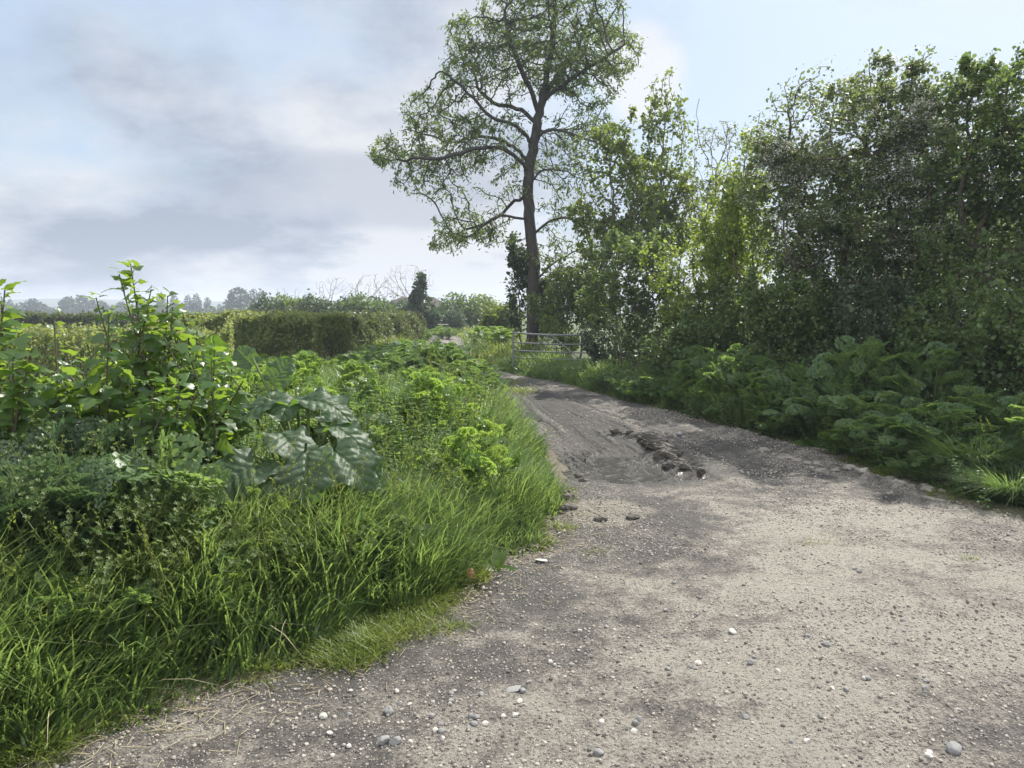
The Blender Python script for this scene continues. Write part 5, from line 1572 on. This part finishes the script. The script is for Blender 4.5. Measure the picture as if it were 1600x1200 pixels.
    o2['label'] = 'smaller grass tussock cut by the right edge of picture'
    # cleavers scrambling through the front bank
    cb = MB()
    sb = MB()
    n = 1400
    pos = []; dr = []; up = []; sz = []
    for k in range(n):
        if k < 1100:
            px = r.random() * 640 - 20; D = 3.2 + 1.25 * r.random() + (px > 400) * .5
        else:
            px = 420 + 300 * r.random(); D = 4.6 + 1.4 * r.random()
        x = LX(px, D)
        if eL(D) - x < .5: continue
        z = gz(x, D) + .06
        if 270 < px < 640 and D > 4.2 and r.random() < .7: continue
        hh = (.32 + .42 * r.random() * (1 if k < 1100 else .6)) * (.55 if 270 < px < 640 else 1.)
        a = r.random() * 6.28
        e = np.array([x, D, z]) + np.array([math.cos(a) * .28, math.sin(a) * .22, hh])
        pts = spline([(x, D, z), np.array([x, D, z]) * .5 + e * .5 + np.array([.06 * r.normal(), .06 * r.normal(), .12]), e], 9)
        tube(sb, pts, .0019, 3, cap=False)
        m = 17
        for j in range(m):
            q = (j + 1) / m; p = pts[min(8, int(q * 8.0))]
            ax = nrm(pts[min(8, int(q * 8) + 0)] - pts[max(0, int(q * 8) - 1)])
            e1 = nrm(np.cross(ax, [.3, .4, .85])); e2 = np.cross(ax, e1)
            ph = r.random() * 6
            for s in range(6):
                an = ph + s * 1.047
                pos.append(p); dr.append(e1 * math.cos(an) + e2 * math.sin(an) + ax * .35); up.append(ax); sz.append((.024 - .008 * q) * (.8 + .4 * r.random()))
    scatter(cb, (DIAMOND[0] * np.array([.55, 1, 1]), DIAMOND[1]), np.array(pos), np.array(dr), np.array(up), np.array(sz), r=r)
    for Vb, Fb in ((np.concatenate(sb.V), np.concatenate(sb.F[4])),):
        cb.add(Vb, Fb, 0, rnd=.6)
    tag(cb.build('cleavers', M['cleaver']), 'scrambling whorled cleavers over the front of left bank', 'weeds', kind='stuff')
    # dead stalks and straw
    st = MB()
    n = 420
    y = 2.5 * np.exp(r.random(n) * math.log(2.6)); d = .22 * r.normal(size=n) - .08; x = eL(y) - d
    for i in range(n):
        a = r.random() * 6.28; l = .03 + .09 * r.random()
        z = float(np.maximum(track_z(x[i], y[i]), gz(x[i], y[i]))) + .006
        tube(st, [(x[i], y[i], z), (x[i] + math.cos(a) * l * .5, y[i] + math.sin(a) * l * .5, z + .008 * r.random()), (x[i] + math.cos(a) * l, y[i] + math.sin(a) * l, z + .01 * r.random())], .0016, 4, rnd=r.random())
    n = 150
    y = 2.5 * np.exp(r.random(n) * math.log(2.2)); d = .25 + 1.7 * r.random(n); x = eL(y) - d
    blades(st, x, y, terrain(x, y), .20 + .2 * r.random(n), np.full(n, .0022), r, .8, 1.2)
    tag(st.build('straw', M['straw']), 'dry straw and dead stalks along the edge of left bank', 'straw', kind='stuff')


# ------------------------------------------------------------------ big leaved plants
def burdock_mat():
    m, nt, N, L = newmat('burdock_leaf')
    at = N.new('ShaderNodeAttribute'); at.attribute_name = 'vein'
    tc = N.new('ShaderNodeTexCoord'); nz = N.new('ShaderNodeTexNoise'); nz.inputs['Scale'].default_value = 24; nz.inputs['Detail'].default_value = 6
    L.new(tc.outputs['Object'], nz.inputs['Vector'])
    rp = ramp(nt, [(.3, (.028, .055, .026)), (.7, (.06, .098, .046))]); L.new(nz.outputs['Fac'], rp.inputs[0])
    mx = N.new('ShaderNodeMix'); mx.data_type = 'RGBA'; mx.inputs['B'].default_value = (.16, .22, .10, 1)
    vf = N.new('ShaderNodeMath'); vf.operation = 'MULTIPLY'; vf.inputs[1].default_value = .55
    L.new(at.outputs['Fac'], vf.inputs[0]); L.new(vf.outputs[0], mx.inputs['Factor']); L.new(rp.outputs[0], mx.inputs['A'])
    # pale felted underside
    ge = N.new('ShaderNodeNewGeometry')
    m2 = N.new('ShaderNodeMix'); m2.data_type = 'RGBA'; m2.inputs['B'].default_value = (.13, .20, .09, 1)
    L.new(ge.outputs['Backfacing'], m2.inputs['Factor']); L.new(mx.outputs['Result'], m2.inputs['A'])
    bp = N.new('ShaderNodeBump'); bp.inputs['Strength'].default_value = .55; bp.inputs['Distance'].default_value = .012
    L.new(nz.outputs['Fac'], bp.inputs['Height'])
    pb = N.new('ShaderNodeBsdfPrincipled'); pb.inputs['Roughness'].default_value = .50; pb.inputs['Specular IOR Level'].default_value = .38
    L.new(m2.outputs['Result'], pb.inputs['Base Color']); L.new(bp.outputs[0], pb.inputs['Normal'])
    tl = N.new('ShaderNodeBsdfTranslucent'); tl.inputs['Color'].default_value = (.20, .36, .03, 1)
    ms = N.new('ShaderNodeMixShader'); ms.inputs[0].default_value = .33
    L.new(pb.outputs[0], ms.inputs[1]); L.new(tl.outputs[0], ms.inputs[2])
    o = N.new('ShaderNodeOutputMaterial'); L.new(ms.outputs[0], o.inputs['Surface'])
    return m


def big_leaf(L_, W, seed, bend=.5, fold=.25, wave=.05, nu=64, nv=61):
    r = np.random.default_rng(seed)
    t = np.linspace(0, 1, nu)[:, None]; s = np.linspace(-1, 1, nv)[None]
    w = W / 2 * ((1 - t) ** .62 * (.72 + 1.55 * t)) / 1.0
    w = w * (1 + .05 * np.sin(t * 23 + r.random() * 6)) * (1 + .06 * np.sin(t * 11 + 2))
    x = s * w
    yy = L_ * (t - .26 * np.abs(s) ** 1.6 * (1 - t) ** 2.2)
    ph = r.random(4) * 6.28
    a = np.abs(s)
    z = fold * a * w * .8 - .35 * fold * (a ** 3) * w
    z = z + wave * W * a ** 2.2 * np.sin(t * 15 + np.where(s > 0, ph[0], ph[1])) + .5 * wave * W * a ** 3 * np.sin(t * 31 + np.where(s > 0, ph[2], ph[3]))
    qv = (t - .38 * a * (1 - .3 * t)) * 6.5 + .15 * np.sign(s)
    fr = np.abs(qv - np.round(qv))
    vein = np.exp(-(fr / .075) ** 2) * (1 - .6 * a) + np.exp(-(s / .045) ** 2)
    z = z + .030 * W * (np.sqrt(np.clip(fr * 2, 0, 1)) - .5) * (1 - .4 * a) - .03 * W * np.exp(-(s / .06) ** 2)
    z = z + .035 * W * fbm((x / W + 3) * 3.6, (yy / L_ + 3) * 3.6, seed, 3)
    # bend the blade down along its length
    k = bend / L_
    th = k * np.clip(yy, -L_, None)
    Y = np.where(np.abs(th) > 1e-4, np.sin(th) / k, yy) + 0 * s if bend != 0 else yy + 0 * s
    Zb = -(1 - np.cos(th)) / k if bend != 0 else 0 * yy
    Yf = Y + z * np.sin(th); Zf = Zb + z * np.cos(th)
    V = np.stack([x + 0 * t, Yf, Zf], -1).reshape(-1, 3)
    i = np.arange(nu - 1)[:, None] * nv + np.arange(nv - 1)[None]
    F = np.stack([i, i + 1, i + nv + 1, i + nv], -1).reshape(-1, 4)
    return V, F, np.clip(vein, 0, 1).ravel()


def build_burdock():
    mat = burdock_mat()
    D = 4.75
    base = np.array([LX(468, D), D + .15, 0.]); base[2] = gz(base[0], base[1])
    root = thing('burdock_plant', 'huge drooping burdock with wrinkled grey green leaves in left bank', 'plant', base)
    #  base px, base py, D, tip direction (x, depth, z), normal, length, width, bend, fold, wave
    leaves = [
        (418, 618, 4.95, (-.85, -.55, -.22), (-.15, -.25, 1.), .46, .40, 1.0, .15, .06),
        (462, 608, 5.05, (-.05, -.6, .0), (0, -.35, 1.), .36, .36, .9, .22, .07),
        (482, 612, 4.95, (.85, -.3, .02), (.05, -.3, 1.), .40, .34, 1.1, .28, .08),
        (436, 664, 4.65, (.62, -.65, -.05), (.1, -.2, 1.), .42, .34, 1.3, .2, .07),
        (522, 655, 4.8, (.85, -.35, -.15), (.3, -.3, 1.), .38, .30, 1.3, .25, .08),
        (398, 712, 4.4, (-.60, -.7, -.30), (-.05, -.75, .9), .40, .42, .7, .2, .05),
        (402, 722, 4.4, (.75, -.6, -.30), (.1, -.7, .9), .28, .28, .6, .2, .05),
        (478, 694, 4.5, (.15, -.75, -.50), (.1, -.85, .8), .40, .42, .8, .14, .06),
        (522, 692, 4.6, (.85, -.45, -.35), (.35, -.65, .85), .42, .34, 1.1, .2, .06),
        (562, 690, 4.8, (.60, -.3, -.85), (.7, -.6, .55), .40, .26, .9, .2, .08),
        (425, 590, 5.25, (.25, .1, .45), (0, -1., .35), .26, .24, .3, .15, .05),
        (395, 560, 5.3, (-.5, .1, .5), (0, -1., .5), .22, .20, .4, .15, .05),
        (345, 560, 5.1, (-.1, -.3, .75), (0, -1., .2), .26, .20, .3, .15, .05),
        (500, 636, 5.15, (.9, .15, .1), (0, -.4, 1.), .32, .28, 1.0, .2, .07),
        (585, 752, 4.7, (.5, -.5, -.9), (.5, -.8, .5), .20, .16, .6, .2, .06),
    ]
    sb = MB()
    for i, (px, py, Dl, d, nml, L_, W, bd, fo, wv) in enumerate(leaves):
        V, F, vein = big_leaf(L_, W, 900 + i, bd, fo, wv)
        Mx = frames(nrm(np.array([d], float)), nrm(np.array([nml], float)))[0]
        p = PX(px, py, Dl) - base
        mb = MB(); mb.add(V @ Mx * .86 + p + np.array([0, 0, -.05]), F, vein=vein); mb.build('leaf', mat, root)
        o = np.array([.05 * math.cos(i * 2.4), .05 * math.sin(i * 2.4), -.05])
        mid = (o + p) / 2 + np.array([0, 0, .12])
        tube(sb, spline([o, mid, p], 8), np.linspace(.014, .008, 8), 7, cap=False)
        # midrib under the leaf root
    sb.build('stalks', M['stem'], root)


def build_tall_weeds():
    r = np.random.default_rng(55)
    tri = blade(10, [.10, .36, .33, .25, .21, .16, .10, .06, .03, 0.], .30, .34, .5, .16, .035)
    tri2 = blade(10, [.12, .40, .42, .34, .28, .21, .14, .08, .04, 0.], .24, .42, .8, .14, .045)

    def plant(name, label, base_px, D, stems, leaf, density, seed, group=None, mat='weed_leaf'):
        r = np.random.default_rng(seed)
        b = np.array([LX(base_px, D), D, 0.]); b[2] = gz(b[0], b[1])
        root = thing(name, label, 'plant', b, group)
        for k, st in enumerate(stems):
            tip = PX(st[0], st[1], D + (st[2] if len(st) > 2 else .3 * r.normal())) - b
            o = np.array([.08 * r.normal(), .08 * r.normal(), -.05])
            mid = o * .5 + tip * .5 + np.array([-.12 * tip[0] + .03 * r.normal(), .05 * r.normal(), .08])
            pts = spline([o, mid, tip], 16)
            sb = MB(); tube(sb, pts, np.linspace(.011, .0035, 16), 7, cap=False)
            lb = MB()
            ln = np.linalg.norm(tip - o); m = int(1.9 * density * ln / .07)
            pos = []; dr = []; up = []; sz = []
            for j in range(m):
                q = .22 + .78 * (j / max(1, m - 1)) ** .85
                f = q * 15; i0 = min(14, int(f)); p = pts[i0] + (pts[i0 + 1] - pts[i0]) * (f - i0)
                a = j * 2.4 + r.normal() * .5
                d = nrm(np.array([math.cos(a), math.sin(a), .35 * r.normal() + .15 + .4 * (q > .9)]))
                pet = .02 + .09 * r.random() * (1.1 - q)
                e = p + d * pet + np.array([0, 0, .015])
                if pet > .03:
                    tube(sb, [p, (p + e) / 2 + [0, 0, .008], e], .0024, 4, cap=False)
                pos.append(e); dr.append(nrm(d + np.array([0, 0, -.35 * r.random()]))); up.append(nrm(np.array([.8 * r.normal(), .8 * r.normal() - .25, 1])))
                sz.append(leaf * .76 * (1.15 - .62 * q) * (.6 + .75 * r.random()))
            pos = np.array(pos); dr = np.array(dr); up = np.array(up); sz = np.array(sz)
            h = r.random(len(pos)) < .5
            scatter(lb, tri, pos[h], dr[h], up[h], sz[h], r=r); scatter(lb, tri2, pos[~h], dr[~h], up[~h], sz[~h], r=r)
            so = sb.build('stem', M['stem_dark'], root)
            lb.build('leaves', M[mat], so)
        return root
    plant('tall_weed', 'tallest leafy weed with pointed leaves rising against the sky', 215, 4.5,
          [(204, 412, 0), (186, 428, -.05), (150, 465, -.1), (236, 452, .2), (262, 462, .1), (170, 492, -.3), (225, 470, .25), (270, 480, .1)], .165, 1.1, 601)
    plant('tall_weed', 'dense leafy weed between the tallest weed and burdock', 330, 4.75,
          [(285, 488, .1), (308, 515, 0), (335, 545, -.1), (362, 575, .1), (268, 510, -.2), (330, 565, -.3), (295, 550, -.35), (380, 595, -.2), (255, 525, -.3)], .18, 1.2, 602)
    plant('tall_weed', 'leafy weed cut by the left edge with sunlit leaves', -10, 4.2,
          [(8, 450, 0), (2, 470, .1), (30, 520, -.1), (50, 545, -.2), (-30, 470, .1), (20, 560, -.25), (60, 580, -.2), (-50, 500, 0)], .185, 1.1, 603)
    plant('tall_weed', 'lower broad leaved weed between the edge weed and tallest weed', 115, 4.35,
          [(100, 590, 0), (140, 600, -.1), (75, 600, -.1), (125, 560, .2), (160, 610, -.2), (60, 625, -.2), (170, 560, .2), (120, 640, -.3)], .22, 1.1, 604)
    plant('tall_weed', 'slim flowering weed stalk standing left of the tallest weed', 92, 4.6, [(84, 492, 0), (90, 530, .1)], .08, .9, 605)
    plant('tall_weed', 'leafy weed low in the shade behind the hemlock', 235, 4.3,
          [(200, 600, 0), (240, 590, -.1), (280, 600, -.1), (260, 630, -.2), (220, 640, -.2), (310, 610, -.1)], .20, 1.3, 606)
    # docks by the lane
    dock = blade(8, [.06, .14, .19, .20, .17, .12, .06, 0.], .25, .30, .6)

    def dockp(label, px, py, leaves, mat='weed_leaf'):
        x, y = gpt(px, py)
        root = thing('dock_plant', label, 'plant', (x, y, gz(x, y)))
        for (dx, dy, dz, L_) in leaves:
            m = MB(); scatter(m, dock, np.array([[0, 0, .01]]), nrm(np.array([[dx, dy, dz]])), nrm(np.array([[-.2 * dx, -.6, 1.]])), np.array([L_]), rnd=np.array([.75]))
            m.build('leaf', M[mat], root)
    dockp('small dock with upright lit leaves at the brown scrap', 728, 893, [(-.35, .1, 1, .17), (.05, .1, 1, .17), (-.6, .2, .7, .15)])
    dockp('small dock with arched dark leaf beside the grass tongue', 775, 890, [(-.8, -.1, .45, .16), (.75, -.35, .25, .17), (.4, .2, .9, .16), (.0, .3, .7, .15)])
    dockp('single stemmed dock with one bright leaf above the bank edge', 762, 830, [(0, 0, 1, .15), (.7, -.1, .3, .14)])
    dockp('broad dark dock leaning over the gravel in the bank', 770, 800, [(.2, -.5, -.1, .26), (-.4, -.5, .2, .26), (.1, .1, .9, .24), (.8, .1, .5, .22)])
    dockp('pale leaved dock lying at the foot of right verge plants', 1268, 700, [(-.9, -.3, .35, .3), (.5, -.5, .3, .28), (-.3, -.6, .6, .25), (.8, .3, .5, .26)])
    dockp('small pale dock alone on the right verge lip', 1362, 722, [(-.3, -.3, .9, .2), (.6, -.4, .5, .2), (-.8, -.2, .3, .2)])
    # reddish scrap of bark
    x, y = gpt(735, 910)
    V, F = rock_shape(950, ICO2, .6, .35)
    o = MB().add(V, F, rnd=.5).build('bark_scrap', M['bark_bit'], smooth=False)
    o.location = (x, y, max(gz(x, y), float(track_z(x, y))) + .03); o.scale = (.028, .045, .05); o.rotation_euler = (1.1, .2, .3)
    tag(o, 'reddish brown scrap of bark at the edge of grass', 'bark')


# ------------------------------------------------------------------ sky, sun, air, camera
def build_world():
    w = bpy.data.worlds.new('World'); sc.world = w; w.use_nodes = True
    nt = w.node_tree; N = nt.nodes; L = nt.links; N.clear()
    sky = N.new('ShaderNodeTexSky'); sky.sky_type = 'NISHITA'; sky.sun_disc = False
    sky.sun_elevation = SUN_EL; sky.sun_rotation = SUN_AZ; sky.air_density = 1.; sky.dust_density = 2.5; sky.ozone_density = 1.2
    tc = N.new('ShaderNodeTexCoord'); sp3 = N.new('ShaderNodeSeparateXYZ'); L.new(tc.outputs['Generated'], sp3.inputs[0])

    def math_(op, a, b=None, c=None, clamp=False):
        n = N.new('ShaderNodeMath'); n.operation = op; n.use_clamp = clamp
        for i, v in enumerate((a, b, c)):
            if v is None: continue
            if isinstance(v, (int, float)): n.inputs[i].default_value = v
            else: L.new(v, n.inputs[i])
        return n.outputs[0]

    def sst(v, a, b):
        n = N.new('ShaderNodeMapRange'); n.interpolation_type = 'SMOOTHSTEP'
        n.inputs['From Min'].default_value = a; n.inputs['From Max'].default_value = b
        L.new(v, n.inputs['Value']); return n.outputs[0]
    X, Y, Z = sp3.outputs
    zz = math_('ADD', math_('MAXIMUM', Z, 0.), .30)
    cx = math_('DIVIDE', X, zz); cy = math_('DIVIDE', Y, zz)
    cv = N.new('ShaderNodeCombineXYZ'); L.new(cx, cv.inputs[0]); L.new(cy, cv.inputs[1])

    def noise(scale, det, rough, off):
        mp = N.new('ShaderNodeMapping'); mp.inputs['Location'].default_value = off; L.new(cv.outputs[0], mp.inputs['Vector'])
        n = N.new('ShaderNodeTexNoise'); n.inputs['Scale'].default_value = scale; n.inputs['Detail'].default_value = det; n.inputs['Roughness'].default_value = rough
        L.new(mp.outputs[0], n.inputs['Vector']); return n.outputs['Fac']
    n1 = noise(1.15, 9, .56, (3.2, 1.4, 0)); n2 = noise(1.9, 9, .56, (11.7, 4.2, 2.))
    # more cloud low and to the left, clear higher up on the right
    az = math_('ARCTAN2', X, Y)
    left = math_('SUBTRACT', 1., sst(az, -.20, .20))
    low = math_('SUBTRACT', 1., sst(Z, .20, .40))
    bias = math_('ADD', math_('MULTIPLY', math_('MULTIPLY', left, low), .24), math_('MULTIPLY', math_('SUBTRACT', 1., sst(Z, .02, .16)), .12))
    cov = sst(math_('ADD', n1, bias), .48, .72)
    # a bright cumulus above the maple, right of the ash
    def blob(azd, eld, ra, re):
        a = math_('DIVIDE', math_('SUBTRACT', az, R(azd)), R(ra)); e = math_('DIVIDE', math_('SUBTRACT', math_('ARCSINE', Z), R(eld)), R(re))
        q = math_('ADD', math_('MULTIPLY', a, a), math_('MULTIPLY', e, e))
        q = math_('SUBTRACT', q, math_('MULTIPLY', math_('SUBTRACT', n2, .5), 3.5))
        return math_('SUBTRACT', 1., sst(q, .3, 1.3))
    puff = blob(9.3, 16.8, 3.2, 3.2)
    glow = blob(-1., 3.5, 13., 4.2)
    col = N.new('ShaderNodeValToRGB'); e = col.color_ramp.elements
    e[0].position = .40; e[0].color = (.215, .245, .305, 1); e[1].position = .60; e[1].color = (.475, .485, .505, 1)
    m_ = e.new(.5); m_.color = (.34, .365, .415, 1)
    L.new(math_('ADD', n2, math_('MULTIPLY', glow, .16)), col.inputs[0])

    def mixc(a, b, f):
        n = N.new('ShaderNodeMix'); n.data_type = 'RGBA'
        for s_, v in (('A', a), ('B', b), ('Factor', f)):
            if isinstance(v, tuple): n.inputs[s_].default_value = (*v, 1)
            elif isinstance(v, (int, float)): n.inputs[s_].default_value = v
            else: L.new(v, n.inputs[s_])
        return n.outputs['Result']

    def scale(c, k):
        n = N.new('ShaderNodeVectorMath'); n.operation = 'SCALE'; n.inputs['Scale'].default_value = k; L.new(c, n.inputs[0]); return n.outputs[0]
    K = 10.
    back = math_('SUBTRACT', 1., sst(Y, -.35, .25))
    skyk = scale(sky.outputs[0], .8)
    veil = mixc(skyk, tuple(K * v for v in (.385, .48, .60)), .62)          # thin high cloud over the blue
    c1 = mixc(veil, scale(col.outputs[0], K), math_('MULTIPLY', cov, .92))
    c2 = mixc(c1, (K * .55, K * .555, K * .56), math_('MULTIPLY', puff, .75))
    c2 = mixc(c2, (K * 1.25, K * 1.26, K * 1.30), math_('MULTIPLY', math_('MULTIPLY', back, sst(Z, -.05, .1)), sst(n1, .35, .55)))  # unseen bright cloud behind the camera, added as fill to lift the shade
    bank = blob(-12., 8.5, 13., 2.6)
    c2 = mixc(c2, (K * .265, K * .295, K * .355), math_('MULTIPLY', bank, .62))
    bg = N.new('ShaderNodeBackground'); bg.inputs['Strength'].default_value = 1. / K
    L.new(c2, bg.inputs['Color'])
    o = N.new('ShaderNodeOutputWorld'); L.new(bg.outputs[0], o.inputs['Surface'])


def build_light_camera():
    l = bpy.data.lights.new('sun', 'SUN'); l.energy = 4.8; l.angle = R(.6); l.color = (1, .96, .89)
    o = bpy.data.objects.new('sun', l); COL.objects.link(o); o.location = (10, 10, 30)
    o.rotation_euler = Vector([-float(v) for v in SUN_DIR]).to_track_quat('-Z', 'Y').to_euler()
    c = bpy.data.cameras.new('camera'); c.sensor_width = 36; c.lens = 27; c.clip_end = 20000; c.clip_start = .05
    co = bpy.data.objects.new('camera', c); COL.objects.link(co); co.location = (0, 0, CAM_H)
    co.rotation_euler = (math.pi / 2 - PITCH, 0, 0)
    sc.camera = co
    vs = sc.view_settings; vs.view_transform = 'Standard'; vs.look = 'None'; vs.gamma = 1; vs.exposure = .76
    cy = sc.cycles
    cy.use_denoising = True; cy.denoising_prefilter = 'NONE'; cy.max_bounces = 7; cy.diffuse_bounces = 3; cy.glossy_bounces = 2; cy.transmission_bounces = 4; cy.transparent_max_bounces = 4
    cy.volume_bounces = 0; cy.caustics_reflective = False; cy.caustics_refractive = False
    cy.sample_clamp_indirect = 6


def build_haze():
    m, nt, N, L = newmat('haze_air')
    v = N.new('ShaderNodeVolumePrincipled'); v.inputs['Density'].default_value = .0010
    v.inputs['Color'].default_value = (.80, .88, 1., 1); v.inputs['Anisotropy'].default_value = .2
    o = N.new('ShaderNodeOutputMaterial'); L.new(v.outputs[0], o.inputs['Volume'])
    x, y0, y1, z0, z1 = 1500., -60., 1500., -1.6, 24.
    V = [(-x, y0, z0), (x, y0, z0), (x, y1, z0), (-x, y1, z0), (-x, y0, z1), (x, y0, z1), (x, y1, z1), (-x, y1, z1)]
    ob = MB().add(V, [(0, 3, 2, 1), (4, 5, 6, 7), (0, 1, 5, 4), (1, 2, 6, 5), (2, 3, 7, 6), (3, 0, 4, 7)]).build('haze', m, smooth=False)
    tag(ob, 'thin blue haze over the far fields', 'haze', kind='stuff')


import time as _t
_t0 = _t.time()
for f in (build_ground, build_track, build_gravel, build_stones, build_ash, build_right_trees, build_hedges, build_far, build_gate, build_herbs, build_grass, build_burdock, build_tall_weeds, build_haze, build_world, build_light_camera):
    f()
    print('%-20s %.1f s' % (f.__name__, _t.time() - _t0))
